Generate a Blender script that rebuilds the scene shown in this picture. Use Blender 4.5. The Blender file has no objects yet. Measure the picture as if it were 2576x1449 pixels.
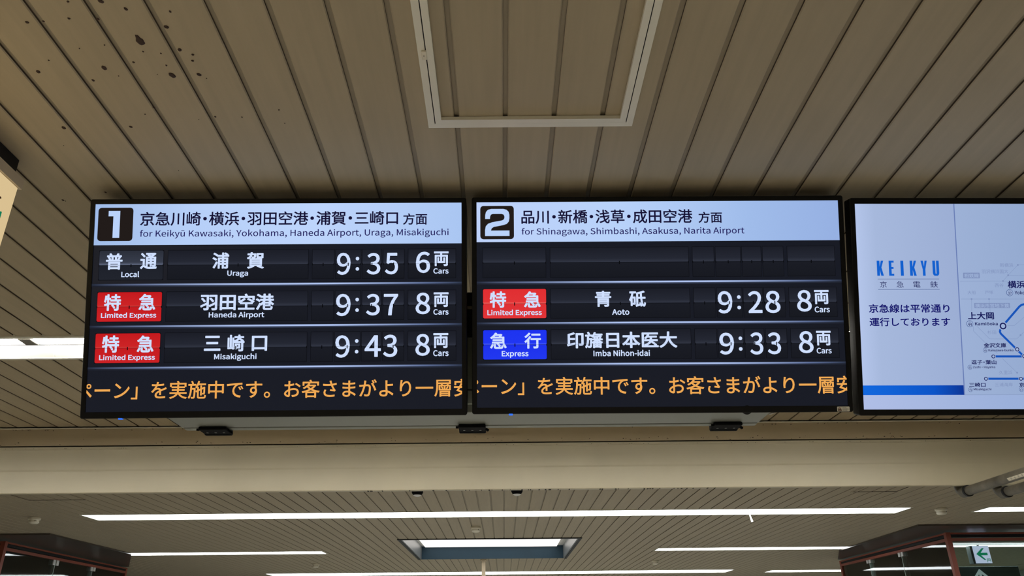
import bpy, bmesh, math, random
from mathutils import Vector, Matrix

C = bpy.context.scene.collection
SC = bpy.context.scene
random.seed(4)

# ---------------------------------------------------------------- camera
F_PX, W_PX, H_PX = 1920.0, 2576.0, 1449.0
PCX, PCY = 1259.0, 724.5              # principal point of the lens
EYE = Vector((0, 0, 1.6))
PITCH, ROLL = math.atan(888 / 1920.0), 0.009
fw = Vector((0, math.cos(PITCH), math.sin(PITCH)))
up0 = Vector((0, -math.sin(PITCH), math.cos(PITCH)))
rt0 = Vector((1, 0, 0))
RT = rt0 * math.cos(ROLL) - up0 * math.sin(ROLL)
UP = rt0 * math.sin(ROLL) + up0 * math.cos(ROLL)
cam_data = bpy.data.cameras.new('camera')
cam = bpy.data.objects.new('camera', cam_data)
C.objects.link(cam)
cam_data.sensor_width = 36.0
cam_data.lens = F_PX / W_PX * 36.0
cam_data.shift_x = (W_PX / 2 - PCX) / W_PX
cam_data.clip_start = 0.02
cam.matrix_world = Matrix(((RT.x, UP.x, -fw.x, EYE.x), (RT.y, UP.y, -fw.y, EYE.y), (RT.z, UP.z, -fw.z, EYE.z), (0, 0, 0, 1)))
SC.camera = cam

# ---------------------------------------------------------------- light and exposure
world = bpy.data.worlds.new('world')
SC.world = world
world.use_nodes = True
world.node_tree.nodes['Background'].inputs[0].default_value = (0.9, 0.95, 1.0, 1)
world.node_tree.nodes['Background'].inputs[1].default_value = 0.0
SC.view_settings.view_transform = 'Standard'
SC.view_settings.look = 'None'
SC.view_settings.gamma = 1.0
SC.view_settings.exposure = 0.0
SC.view_settings.use_curve_mapping = False
SC.cycles.max_bounces = 8
SC.cycles.diffuse_bounces = 5
SC.cycles.glossy_bounces = 4
SC.cycles.transmission_bounces = 6
SC.cycles.caustics_reflective = False
SC.cycles.caustics_refractive = False
LAMP_NEAR = 36.0      # strength of the fluorescent row above the displays
LAMP_FAR = 10.0       # strength of the recessed light lines
LAMP_REAR = 18.0       # light lines behind the camera

# ---------------------------------------------------------------- measuring helpers
def ray(x, y):
    return RT * ((x - PCX) / F_PX) - UP * ((y - PCY) / F_PX) + fw
def on_z(x, y, z):                    # where a sight line meets a level
    r = ray(x, y)
    return EYE + r * ((z - EYE.z) / r.z)
def on_y(x, y, Y):
    r = ray(x, y)
    return EYE + r * (Y / r.y)
def on_x(x, y, X):
    r = ray(x, y)
    return EYE + r * (X / r.x)
CZ = 1.6 + 1.16                       # ceiling height
PITCH_X, OFF_X = 0.1192, 0.0155       # plank width and phase

# ---------------------------------------------------------------- materials
def lin(c):
    return tuple(((v / 255) / 12.92 if v / 255 <= 0.04045 else ((v / 255 + 0.055) / 1.055) ** 2.4) for v in c)
MATS = {}
def paint(name, rgb, rough=0.5, metal=0.0, spec=0.5, noise=0.0, scale=8.0, stretch=(1, 1, 1), bump=0.0, bscale=40.0, bstretch=(1, 1, 1)):
    m = bpy.data.materials.new(name); m.use_nodes = True
    nt = m.node_tree; b = nt.nodes['Principled BSDF']
    b.inputs['Base Color'].default_value = (*rgb, 1)
    b.inputs['Roughness'].default_value = rough
    b.inputs['Metallic'].default_value = metal
    b.inputs['Specular IOR Level'].default_value = spec
    if noise or bump:
        tc = nt.nodes.new('ShaderNodeTexCoord')
    if noise:
        mp = nt.nodes.new('ShaderNodeMapping'); mp.inputs['Scale'].default_value = stretch
        nz = nt.nodes.new('ShaderNodeTexNoise'); nz.inputs['Scale'].default_value = scale; nz.inputs['Detail'].default_value = 6
        rp = nt.nodes.new('ShaderNodeValToRGB')
        rp.color_ramp.elements[0].position = 0.3; rp.color_ramp.elements[1].position = 0.75
        rp.color_ramp.elements[0].color = (*[v * (1 - noise) for v in rgb], 1)
        rp.color_ramp.elements[1].color = (*[min(1, v * (1 + noise)) for v in rgb], 1)
        nt.links.new(tc.outputs['Object'], mp.inputs[0]); nt.links.new(mp.outputs[0], nz.inputs['Vector'])
        nt.links.new(nz.outputs['Fac'], rp.inputs[0]); nt.links.new(rp.outputs[0], b.inputs['Base Color'])
    if bump:
        mp = nt.nodes.new('ShaderNodeMapping'); mp.inputs['Scale'].default_value = bstretch
        nz = nt.nodes.new('ShaderNodeTexNoise'); nz.inputs['Scale'].default_value = bscale; nz.inputs['Detail'].default_value = 3
        bp = nt.nodes.new('ShaderNodeBump'); bp.inputs['Strength'].default_value = bump; bp.inputs['Distance'].default_value = 0.02
        nt.links.new(tc.outputs['Object'], mp.inputs[0]); nt.links.new(mp.outputs[0], nz.inputs['Vector'])
        nt.links.new(nz.outputs['Fac'], bp.inputs['Height']); nt.links.new(bp.outputs[0], b.inputs['Normal'])
    MATS[name] = m
    return m
def glow(name, rgb, strength=1.0):
    m = bpy.data.materials.new(name); m.use_nodes = True
    nt = m.node_tree; nt.nodes.clear()
    o = nt.nodes.new('ShaderNodeOutputMaterial'); e = nt.nodes.new('ShaderNodeEmission')
    e.inputs[0].default_value = (*lin(rgb), 1); e.inputs[1].default_value = strength
    nt.links.new(e.outputs[0], o.inputs[0])
    MATS[name] = m
    return m
def glow_ramp(name, axis, stops):     # screen graphics as a colour ramp; headers and map panels hold viewing-angle dimming
    m = bpy.data.materials.new(name); m.use_nodes = True
    nt = m.node_tree; nt.nodes.clear()
    o = nt.nodes.new('ShaderNodeOutputMaterial'); e = nt.nodes.new('ShaderNodeEmission')
    tc = nt.nodes.new('ShaderNodeTexCoord'); sp = nt.nodes.new('ShaderNodeSeparateXYZ'); rp = nt.nodes.new('ShaderNodeValToRGB')
    els = rp.color_ramp.elements
    els[0].position, els[0].color = stops[0][0], (*lin(stops[0][1]), 1)
    els[1].position, els[1].color = stops[-1][0], (*lin(stops[-1][1]), 1)
    for p, c in stops[1:-1]:
        k = els.new(p); k.color = (*lin(c), 1)
    nt.links.new(tc.outputs['Generated'], sp.inputs[0]); nt.links.new(sp.outputs[axis], rp.inputs[0])
    nt.links.new(rp.outputs[0], e.inputs[0]); nt.links.new(e.outputs[0], o.inputs[0])
    MATS[name] = m
    return m
CREAM = (0.46, 0.392, 0.275)
M_ceil = paint('cream_plank_paint', CREAM, 0.5, spec=0.15, noise=0.05, scale=6, stretch=(9, 0.5, 1))
M_groove = paint('grimy_shaded_edge', (0.09, 0.066, 0.046), 0.7)  # coloured dark for grime plus the shade inside the grooves
M_recess = paint('shaded_recess_paint', tuple(v * 0.76 for v in CREAM), 0.6)  # plank paint darkened, groove shade put into the colour
M_rust = paint('rust_spot', (0.045, 0.022, 0.012), 0.7)
M_dirt = paint('black_dirt', (0.02, 0.017, 0.013), 0.8)
M_beam = paint('cream_beam_paint', (0.535, 0.485, 0.35), 0.33, noise=0.10, scale=1.1, stretch=(1.4, 1, 0.5), bump=0.15, bscale=2.2, bstretch=(1.0, 1, 4))  # broad tone noise stands in for reflections and dirt
M_beamup = paint('tan_beam_paint', (0.52, 0.43, 0.29), 0.5, noise=0.06, scale=3)
M_dark = paint('dark_gap', (0.01, 0.009, 0.008), 0.9)
M_alu = paint('pale_aluminium', (0.88, 0.86, 0.75), 0.35, spec=0.8)
M_floor = paint('pale_floor_tile', (0.50, 0.48, 0.44), 0.4, noise=0.06, scale=2)
M_wall = paint('beige_wall_paint', (0.42, 0.38, 0.31), 0.6)
M_walld = paint('grey_wall_panel', (0.34, 0.38, 0.36), 0.5)
M_black = paint('black_plastic', (0.007, 0.007, 0.007), 0.42, spec=0.25)
M_blackm = paint('black_metal', (0.010, 0.010, 0.011), 0.5, spec=0.3)
M_screen = paint('dark_screen_glass', (0.002, 0.002, 0.003), 0.3, spec=0.15)
b = M_screen.node_tree.nodes['Principled BSDF']
b.inputs['Emission Color'].default_value = (*lin((24, 27, 37)), 1); b.inputs['Emission Strength'].default_value = 0.95
M_steel = paint('grey_steel', (0.27, 0.285, 0.25), 0.38, metal=0.3)
M_white = paint('white_plastic', (0.85, 0.80, 0.66), 0.5)
M_post = paint('cream_post_paint', (0.72, 0.62, 0.45), 0.5)
M_silver = paint('silver_metal', (0.80, 0.80, 0.78), 0.3, metal=0.3)
M_orange = paint('orange_red_frame_paint', (0.33, 0.08, 0.045), 0.5)
M_soffit = paint('dark_brown_panel', (0.075, 0.06, 0.048), 0.28)
M_blue = paint('blue_recess_paint', (0.014, 0.05, 0.085), 0.6, noise=0.08, scale=3)
M_grey = paint('grey_recess_paint', (0.17, 0.19, 0.20), 0.35)
M_pipe = paint('grey_conduit_metal', (0.17, 0.155, 0.125), 0.5, metal=0.2, noise=0.35, scale=14)
M_inner = paint('dark_booth_interior', (0.12, 0.15, 0.15), 0.7)
M_innerl = paint('pale_booth_post', (0.45, 0.52, 0.48), 0.6)
M_tube = glow('lamp_glow_near', (255, 250, 238), LAMP_NEAR)
M_line = glow('lamp_glow_far', (246, 252, 255), LAMP_FAR)
M_rear = glow('lamp_glow_rear', (255, 246, 228), LAMP_REAR)
M_refl = paint('white_reflector', (0.86, 0.85, 0.80), 0.35)
M_glass = bpy.data.materials.new('tinted_glass'); M_glass.use_nodes = True
nt = M_glass.node_tree; nt.nodes.clear()
o_ = nt.nodes.new('ShaderNodeOutputMaterial'); mx = nt.nodes.new('ShaderNodeMixShader'); tr = nt.nodes.new('ShaderNodeBsdfTransparent')
gl = nt.nodes.new('ShaderNodeBsdfGlossy'); fr = nt.nodes.new('ShaderNodeFresnel')
tr.inputs[0].default_value = (0.80, 0.89, 0.86, 1); gl.inputs['Roughness'].default_value = 0.03; fr.inputs[0].default_value = 1.5
nt.links.new(fr.outputs[0], mx.inputs[0]); nt.links.new(tr.outputs[0], mx.inputs[1]); nt.links.new(gl.outputs[0], mx.inputs[2]); nt.links.new(mx.outputs[0], o_.inputs[0])

M_rubber = paint('black_hinge_plastic', (0.006, 0.006, 0.007), 0.7, spec=0.08)

# ---------------------------------------------------------------- mesh helpers
class MB:
    def __init__(s):
        s.v, s.f, s.m = [], [], []
    def poly(s, pts, mi=0):
        n = len(s.v); s.v += [tuple(p) for p in pts]; s.f.append(tuple(range(n, n + len(pts)))); s.m.append(mi); return s
    def add(s, verts, faces, mi=0):
        n = len(s.v); s.v += [tuple(p) for p in verts]
        for f in faces: s.f.append(tuple(i + n for i in f)); s.m.append(mi)
        return s
    def box(s, x0, x1, y0, y1, z0, z1, mi=0):
        v = [(x0, y0, z0), (x1, y0, z0), (x1, y1, z0), (x0, y1, z0), (x0, y0, z1), (x1, y0, z1), (x1, y1, z1), (x0, y1, z1)]
        return s.add(v, [(0, 3, 2, 1), (4, 5, 6, 7), (0, 1, 5, 4), (1, 2, 6, 5), (2, 3, 7, 6), (3, 0, 4, 7)], mi)
    def bbox(s, x0, x1, y0, y1, z0, z1, r=0.003, mi=0):   # box with bevelled edges
        bm = bmesh.new(); bmesh.ops.create_cube(bm, size=1)
        for v in bm.verts: v.co = Vector(((x0 + x1) / 2 + v.co.x * (x1 - x0), (y0 + y1) / 2 + v.co.y * (y1 - y0), (z0 + z1) / 2 + v.co.z * (z1 - z0)))
        bmesh.ops.bevel(bm, geom=bm.edges[:], offset=r, segments=2, affect='EDGES', profile=0.5)
        s.add([v.co[:] for v in bm.verts], [[v.index for v in f.verts] for f in bm.faces], mi); bm.free(); return s
    def bar(s, a, b_, w, h, mi=0, upv=(0, 0, 1)):          # rectangular bar between two points
        a, b_ = Vector(a), Vector(b_); d = (b_ - a).normalized(); x = d.cross(Vector(upv)).normalized(); y = x.cross(d)
        v = [p + x * i * w / 2 + y * j * h / 2 for p in (a, b_) for i, j in ((-1, -1), (1, -1), (1, 1), (-1, 1))]
        return s.add(v, [(0, 3, 2, 1), (4, 5, 6, 7), (0, 1, 5, 4), (1, 2, 6, 5), (2, 3, 7, 6), (3, 0, 4, 7)], mi)
    def tube(s, pts, r, n=16, mi=0, caps=True):
        pts = [Vector(p) for p in pts]; rings = []
        nrm = None
        for i, p in enumerate(pts):
            d = (pts[min(i + 1, len(pts) - 1)] - pts[max(i - 1, 0)]).normalized()
            if nrm is None: nrm = d.orthogonal().normalized()
            nrm = (nrm - d * nrm.dot(d)).normalized(); bi = d.cross(nrm)
            rr = r[i] if isinstance(r, (list, tuple)) else r
            rings.append([p + (nrm * math.cos(2 * math.pi * k / n) + bi * math.sin(2 * math.pi * k / n)) * rr for k in range(n)])
        v = [q for rg in rings for q in rg]; f = []
        for i in range(len(rings) - 1):
            for k in range(n):
                f.append((i * n + k, i * n + (k + 1) % n, (i + 1) * n + (k + 1) % n, (i + 1) * n + k))
        if caps: f += [tuple(reversed(range(n))), tuple(range((len(rings) - 1) * n, len(rings) * n))]
        return s.add(v, f, mi)
    def lathe(s, c, prof, n=28, mi=0):                      # (radius, z) profile about a vertical axis
        v, f = [], []
        for r, z in prof:
            v += [(c[0] + r * math.cos(2 * math.pi * k / n), c[1] + r * math.sin(2 * math.pi * k / n), c[2] + z) for k in range(n)]
        for i in range(len(prof) - 1):
            for k in range(n): f.append((i * n + k, i * n + (k + 1) % n, (i + 1) * n + (k + 1) % n, (i + 1) * n + k))
        f += [tuple(range(n)), tuple(reversed(range((len(prof) - 1) * n, len(prof) * n)))]
        return s.add(v, f, mi)
    def build(s, name, mats, parent=None, smooth=False):
        me = bpy.data.meshes.new(name); me.from_pydata(s.v, [], s.f)
        for m in (mats if isinstance(mats, (list, tuple)) else [mats]): me.materials.append(m)
        for p, i in zip(me.polygons, s.m): p.material_index = i
        bm = bmesh.new(); bm.from_mesh(me)
        bmesh.ops.recalc_face_normals(bm, faces=bm.faces[:]); bm.to_mesh(me); bm.free()
        if smooth:
            for p in me.polygons: p.use_smooth = True
            me.set_sharp_from_angle(angle=math.radians(35))
        o = bpy.data.objects.new(name, me); C.objects.link(o)
        if parent: o.parent = parent
        return o
def tag(o, label=None, cat=None, group=None, kind=None):
    if label: o['label'] = label
    if cat: o['category'] = cat
    if group: o['group'] = group
    if kind: o['kind'] = kind
    return o
def thing(name, label, cat, loc=(0, 0, 0), group=None, matrix=None):
    o = bpy.data.objects.new(name, None); C.objects.link(o); o.empty_display_size = 0.1
    if matrix is not None: o.matrix_world = matrix
    else: o.location = loc
    return tag(o, label, cat, group)

# ---------------------------------------------------------------- the setting
X0, X1, Y0, Y1 = -10.0, 10.0, -5.0, 19.0
tag(MB().box(X0, X1, Y0, Y1, -0.1, 0.0).build('floor', M_floor), 'pale tiled concourse floor below the signs', kind='structure')
tag(MB().box(X0, X1, Y0 - 0.1, Y0, 0, 3.2).build('wall_back', M_wall), 'beige wall behind the viewer', kind='structure')
tag(MB().box(X0, X1, Y1, Y1 + 0.1, 0, 3.2).build('wall_front', M_walld), 'far wall at the end of the concourse', kind='structure')
tag(MB().box(X0 - 0.1, X0, Y0, Y1, 0, 3.2).build('wall_left', M_walld), 'left wall of the concourse', kind='structure')
tag(MB().box(X1, X1 + 0.1, Y0, Y1, 0, 3.2).build('wall_right', M_walld), 'right wall of the concourse', kind='structure')

HOLES = []                             # openings cut through the planks: x0, x1, y0, y1
TROUGH = (-4.2, 3.1, 2.955, 3.195)    # fluorescent row above the displays
HATCH = (-0.150, 0.308, 0.72, 1.524)
COFFER = (-1.283, 0.957, 9.96, 12.53)
LINES = [  # recessed light lines: x0, x1, y0, y1
    (-4.14, 4.02, 7.74, 8.085), (4.81, 7.6, 7.755, 8.045),
    (-5.42, -2.535, 11.22, 11.53), (2.18, 4.875, 11.21, 11.52), (5.95, 8.8, 11.19, 11.41), (-9.0, -7.15, 11.70, 11.80),
    (-4.365, 4.245, 14.95, 15.55), (5.03, 6.6, 15.20, 15.62), (7.04, 9.2, 14.98, 15.4)]
REAR = [(-4.2, 3.1, -0.74, -0.50)]
HOLES += [TROUGH, HATCH, COFFER] + LINES + REAR
BEAM_Y = 4.42
def planks(mb, xa, xb, ya, yb, z, holes, off=OFF_X, gap=0.0115, deep=0.0075, wall=0):
    k0 = math.floor((xa - off) / PITCH_X); k1 = math.ceil((xb - off) / PITCH_X)
    c = 0.0025
    for k in range(k0, k1):
        p0, p1 = max(off + k * PITCH_X + gap / 2, xa), min(off + (k + 1) * PITCH_X - gap / 2, xb)
        if p1 - p0 < 0.002: continue
        cuts = sorted({p0, p1} | {h[i] for h in holes for i in (0, 1) if p0 < h[i] < p1})
        for a, b_ in zip(cuts, cuts[1:]):
            iv = [(ya, yb)]
            for h in holes:
                if h[0] < (a + b_) / 2 < h[1]:
                    nx = []
                    for s, e in iv:
                        if h[2] > s: nx.append((s, min(e, h[2])))
                        if h[3] < e: nx.append((max(s, h[3]), e))
                    iv = [(s, e) for s, e in nx if e - s > 0.001]
            for s, e in iv:
                l = c if abs(a - p0) < 1e-6 else 0.0; r = c if abs(b_ - p1) < 1e-6 else 0.0
                pr = [(a, z + deep), (a, z + l), (a + l, z), (b_ - r, z), (b_, z + r), (b_, z + deep)]
                for (u0, w0), (u1, w1) in zip(pr, pr[1:]):
                    if abs(u0 - u1) + abs(w0 - w1) > 1e-6:
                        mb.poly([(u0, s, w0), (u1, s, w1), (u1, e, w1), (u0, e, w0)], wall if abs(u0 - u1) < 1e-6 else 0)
                for yy in (s, e): mb.poly([(u, yy, w) for u, w in pr])
def backing(mb, xa, xb, ya, yb, z, holes, mi):
    xs = sorted({xa, xb} | {h[i] for h in holes for i in (0, 1) if xa < h[i] < xb})
    for a, b_ in zip(xs, xs[1:]):
        iv = [(ya, yb)]
        for h in holes:
            if h[0] < (a + b_) / 2 < h[1]:
                nx = []
                for s, e in iv:
                    if h[2] > s: nx.append((s, min(e, h[2])))
                    if h[3] < e: nx.append((max(s, h[3]), e))
                iv = [(s, e) for s, e in nx if e - s > 0.001]
        for s, e in iv: mb.poly([(a, s, z), (b_, s, z), (b_, e, z), (a, e, z)], mi)
mb = MB()
SEAM = 11.24
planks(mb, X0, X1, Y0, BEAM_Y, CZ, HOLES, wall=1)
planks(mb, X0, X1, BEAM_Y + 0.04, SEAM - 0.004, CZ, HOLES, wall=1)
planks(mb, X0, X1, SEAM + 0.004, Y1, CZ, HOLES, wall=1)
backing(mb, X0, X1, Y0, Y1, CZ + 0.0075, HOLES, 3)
# rust spots on the planks, above and left of the first board
for x, y, r in ((190, 155, 12), (305, 148, 8), (477, 10, 9), (483, 128, 9), (706, 8, 18), (685, 133, 12), (882, 62, 13), (1193, 80, 9), (983, 288, 32),
                (1166, 188, 16), (1259, 348, 14), (1352, 382, 9), (1350, 425, 9), (1395, 522, 15), (1448, 548, 4), (1207, 527, 23), (1166, 457, 7), (1128, 373, 6),
                (1003, 360, 6), (936, 435, 8), (733, 314, 5), (557, 338, 5), (730, 475, 19), (832, 531, 4), (653, 562, 10), (342, 421, 5), (268, 502, 15),
                (447, 895, 15), (447, 1019, 3), (1078, 751, 8), (1017, 799, 5), (917, 888, 11), (1509, 817, 7), (1696, 820, 5), (1955, 769, 6), (1996, 862, 4),
                (1394, 836, 3), (1252, 1194, 3), (740, 1347, 8), (442, 1402, 9), (1103, 520, 3), (460, 1408, 3)):
    c = on_z(x / 2.786, y / 2.786, CZ); rr = r / 2.786 * (c - EYE).dot(fw) / F_PX; pts = []
    n = 18; ph = random.random() * 6
    for k in range(n):
        a = 2 * math.pi * k / n; q = rr * (1 + 0.12 * math.sin(2 * a + ph) + 0.06 * math.sin(5 * a + ph))
        if r == 32 and abs(a - 1.5 * math.pi) < 0.25: q *= 1.6
        pts.append((c.x + q * math.cos(a), c.y + q * 1.1 * math.sin(a)))
    low = [(px, py, CZ - 0.0004) for px, py in pts]; cap = [(c.x + (px - c.x) * 0.7, c.y + (py - c.y) * 0.7, CZ - 0.0016) for px, py in pts]
    mb.add(low + cap, [tuple(range(n, 2 * n))] + [(k, (k + 1) % n, n + (k + 1) % n, n + k) for k in range(n)], 2)
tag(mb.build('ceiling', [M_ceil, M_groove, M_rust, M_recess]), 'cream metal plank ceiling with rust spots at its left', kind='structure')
tag(MB().box(X0, X1, Y0, Y1, 3.2, 3.25).build('ceiling_slab', M_dark), 'dark slab above the plank ceiling', kind='structure')

# drop beam across the concourse
mb = MB()
mb.box(X0, X1, BEAM_Y, BEAM_Y + 0.03, CZ - 0.105, CZ + 0.012, 1)           # upper strip
mb.box(X0, X1, BEAM_Y + 0.012, BEAM_Y + 0.03, CZ - 0.114, CZ - 0.105, 2)   # dark slit
zt, zb = CZ - 0.114, 1.6 + 0.7815
zm = 1.6 + 0.905
prof = [(BEAM_Y + 0.03, zt), (BEAM_Y - 0.006, zt), (BEAM_Y - 0.006, zt - 0.012), (BEAM_Y - 0.001, zt - 0.017), (BEAM_Y - 0.0018, zm + 0.010),
        (BEAM_Y - 0.0006, zm), (BEAM_Y - 0.002, zb + 0.004), (BEAM_Y + 0.001, zb), (BEAM_Y + 0.03, zb)]
for (ya, za), (yb, zb_) in zip(prof, prof[1:]):
    mb.poly([(X0, ya, za), (X1, ya, za), (X1, yb, zb_), (X0, yb, zb_)])
mb.poly([(X0, BEAM_Y + 0.03, zt), (X1, BEAM_Y + 0.03, zt), (X1, BEAM_Y + 0.03, zb), (X0, BEAM_Y + 0.03, zb)])
for _ in range(260):                    # flecks of dirt along the slit and the lower edge
    x = random.uniform(-3.2, 3.4); s = random.uniform(0.0010, 0.0028)
    z = random.choice((CZ - 0.104 + abs(random.gauss(0, 0.012)), CZ - 0.010 - abs(random.gauss(0, 0.006)), zt - 0.010))
    mb.box(x, x + s * random.uniform(1, 2.5), BEAM_Y - 0.0075, BEAM_Y, z, z + s * 0.7, 2)
for _ in range(45):
    x = random.uniform(-0.8, 1.3); s = random.uniform(0.0012, 0.0028)
    mb.box(x, x + s * 3, BEAM_Y - 0.002, BEAM_Y + 0.02, zb - s * 0.8, zb, 2)
tag(mb.build('beam', [M_beam, M_beamup, M_dirt]), 'cream painted drop beam crossing below the plank ceiling', kind='structure')
mb = MB()
mb.box(X0, X1, BEAM_Y - 0.03, BEAM_Y, CZ - 0.006, CZ - 0.0005)
mb.box(X0, X1, BEAM_Y - 0.03, BEAM_Y - 0.026, CZ - 0.012, CZ - 0.0005)
tag(mb.build('trim_1', M_alu), 'pale edge trim where planks meet the beam', kind='structure')

# ---------------------------------------------------------------- recessed lights
def trough_box(mb, x0, x1, y0, y1, depth, mi=0, lip=0.012, lipz=0.004, li=0):
    z0, z1 = CZ - lipz, CZ + depth
    mb.poly([(x0, y0, z1), (x1, y0, z1), (x1, y1, z1), (x0, y1, z1)], mi)
    for a, b_ in (((x0, y0), (x1, y0)), ((x1, y0), (x1, y1)), ((x1, y1), (x0, y1)), ((x0, y1), (x0, y0))):
        mb.poly([(*a, CZ), (*b_, CZ), (*b_, z1), (*a, z1)], mi)
    for bx in ((x0 - lip, x1 + lip, y0 - lip, y0), (x0 - lip, x1 + lip, y1, y1 + lip), (x0 - lip, x0, y0, y1), (x1, x1 + lip, y0, y1)):
        mb.box(*bx, z0, CZ + 0.010, li)
t = thing('ceiling_light', 'fluorescent lamp row glowing beside the left edge of the platform 1 board', 'light', (TROUGH[0], 3.07, CZ))
t.location = (0, 0, 0)
mb = MB(); x0, x1, y0, y1 = TROUGH
trough_box(mb, x0, x1, y0, y1, 0.10, 0, 0.018, 0.006, 1)
mb.build('housing', [M_refl, M_alu], t)
mb = MB()
xs = [x0]
while xs[0] < x1: xs = xs + [0]; break
seam = on_z(120, 885, CZ).x
segs = [seam - 1.2, seam, seam + 1.2]
for a, b_ in ((x0 + 0.005, seam - 1.201), (seam - 1.199, seam - 0.0007), (seam + 0.0007, seam + 1.199), (seam + 1.203, x1 - 0.005)):
    mb.poly([(a, y1 - 0.115, CZ + 0.045), (b_, y1 - 0.115, CZ + 0.045), (b_, y1 - 0.001, CZ - 0.003), (a, y1 - 0.001, CZ - 0.003)])
mb.build('reflector', paint('bright_reflector', (0.95, 0.95, 0.93), 0.3), t)
MB().box(x0 + 0.01, x1 - 0.01, y0 + 0.112, y0 + 0.115, CZ + 0.008, CZ + 0.012).build('lamp_rail', paint('grey_lamp_rail', (0.03, 0.03, 0.032), 0.7, spec=0.1), t)
gapx = on_z(95, 862, CZ + 0.03).x
MB().bbox(gapx - 0.028, gapx + 0.028, y0 + 0.04, y0 + 0.112, CZ + 0.006, CZ + 0.055, 0.004).build('lamp_socket', paint('grey_lamp_socket', (0.16, 0.155, 0.14), 0.7, spec=0.1), t)
for a, b_ in ((gapx - 1.21, gapx - 0.020), (gapx + 0.020, gapx + 1.2), (gapx + 1.225, x1 - 0.03), (x0 + 0.03, gapx - 1.235)):
    L = b_ - a; n = 6
    pts = [(a + 0.03 * (1 - math.cos(i / n * math.pi / 2)), y0 + 0.075, CZ + 0.030) for i in range(n + 1)] + [(b_ - 0.03 * (1 - math.cos(i / n * math.pi / 2)), y0 + 0.075, CZ + 0.030) for i in range(n, -1, -1)]
    rad = [0.004 + 0.026 * math.sin(i / n * math.pi / 2) for i in range(n + 1)]
    MB().tube(pts, rad + rad[::-1], 14).build('lamp_tube', M_tube, t, smooth=True)

LINE_LABELS = [
    'longest recessed white light line, right below the beam across the middle', 'white light line at the right edge beyond the round smoke detector',
    'short white light line just above the left glass booth corner',
    'white light line ending above the right glass booth frame', 'light line seen through the right booth glass behind the arrow sign',
    'light seen as a sliver through the left booth glass', 'farthest long light line crossing behind the cream sign pole',
    'far light line running up to the left post of the right booth', 'lowest light line seen through the right booth glass']
for (x0, x1, y0, y1), lab in zip(LINES, LINE_LABELS):
    t = thing('ceiling_light', lab, 'light', (0, 0, 0), group='recessed light lines')
    mb = MB(); trough_box(mb, x0, x1, y0, y1, 0.05, 0, 0.02, 0.004, 1); mb.build('housing', [M_refl, M_alu], t)
    MB().box(x0, x1, y0, y1, CZ + 0.001, CZ + 0.015).build('diffuser', M_line, t)
    if lab.startswith('longest'):
        p = on_z(1890, 1290, CZ)
        MB().tube([(p.x, y1 - 0.02, CZ + 0.004), (p.x + 0.01, y1 - 0.01, CZ - 0.03), (p.x + 0.025, y1, CZ - 0.075)], [0.006, 0.008, 0.012], 8).build('hanging_tag', M_refl, t, smooth=True)
for x0, x1, y0, y1 in REAR:
    t = thing('ceiling_light', 'light line in the ceiling behind the viewer', 'light', (0, 0, 0))
    mb = MB(); trough_box(mb, x0, x1, y0, y1, 0.06, 0, 0.02, 0.004, 1); mb.build('housing', [M_refl, M_alu], t)
    MB().box(x0 + 0.004, x1 - 0.004, y0 + 0.004, y1 - 0.004, CZ + 0.035, CZ + 0.045).build('diffuser', M_rear, t)

# lit coffer with a blue inner wall
t = thing('light_coffer', 'recessed ceiling coffer with dark blue inner wall and white lit top', 'light')
x0, x1, y0, y1 = COFFER; zc = CZ + 0.19
MB().box(x0, x1, y1 - 0.02, y1, CZ, zc).build('blue_wall', M_blue, t)
mb = MB(); mb.box(x0, x0 + 0.02, y0, y1 - 0.02, CZ, zc); mb.box(x1 - 0.02, x1, y0, y1 - 0.02, CZ, zc); mb.box(x0, x1, y0, y0 + 0.02, CZ, zc)
mb.build('side_wall', M_grey, t)
MB().box(x0, x1, y0, y1, zc, zc + 0.02).build('top_panel', M_refl, t)
MB().box(x0 + 0.08, x1 - 0.12, y0 + 0.1, y1 - 0.08, zc - 0.02, zc - 0.002).build('lamp_panel', glow('coffer_glow', (255, 248, 240), 1.6), t)
mb = MB(); mb.box(x0 - 0.03, x1 + 0.03, y0 - 0.05, y0, CZ - 0.01, CZ + 0.002)
mb.box(x0 - 0.03, x0, y0, y1, CZ - 0.01, CZ + 0.002); mb.box(x1, x1 + 0.03, y0, y1, CZ - 0.01, CZ + 0.002)
mb.build('edge_frame', M_blackm, t)

# ---------------------------------------------------------------- ceiling hatch near the viewer
t = thing('ceiling_hatch', 'ceiling access hatch with pale double frame above the boards', 'hatch')
x0, x1, y0, y1 = HATCH
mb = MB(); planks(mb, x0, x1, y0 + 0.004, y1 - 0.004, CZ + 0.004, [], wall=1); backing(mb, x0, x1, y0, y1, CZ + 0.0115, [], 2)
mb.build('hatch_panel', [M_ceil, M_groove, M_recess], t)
def frame_bars(mb, x0, x1, y0, y1, w, za, zb):               # mitred flat frame, inner size x0..x1
    a = [(x0, y0), (x1, y0), (x1, y1), (x0, y1)]; o = [(x0 - w, y0 - w), (x1 + w, y0 - w), (x1 + w, y1 + w), (x0 - w, y1 + w)]
    g = 0.0
    for i in range(4):
        j = (i + 1) % 4; q = [a[i], a[j], o[j], o[i]]
        v = [(*p, za) for p in q] + [(*p, zb) for p in q]
        mb.add(v, [(0, 3, 2, 1), (4, 5, 6, 7), (0, 1, 5, 4), (1, 2, 6, 5), (2, 3, 7, 6), (3, 0, 4, 7)])
xi0, xi1, yi1 = -0.1405, 0.2955, 1.5155
frame_bars(mb := MB(), xi0, xi1, y0 + 0.01, yi1, 0.0150, CZ - 0.007, CZ + 0.003); mb.build('inner_frame', M_alu, t)
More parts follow.
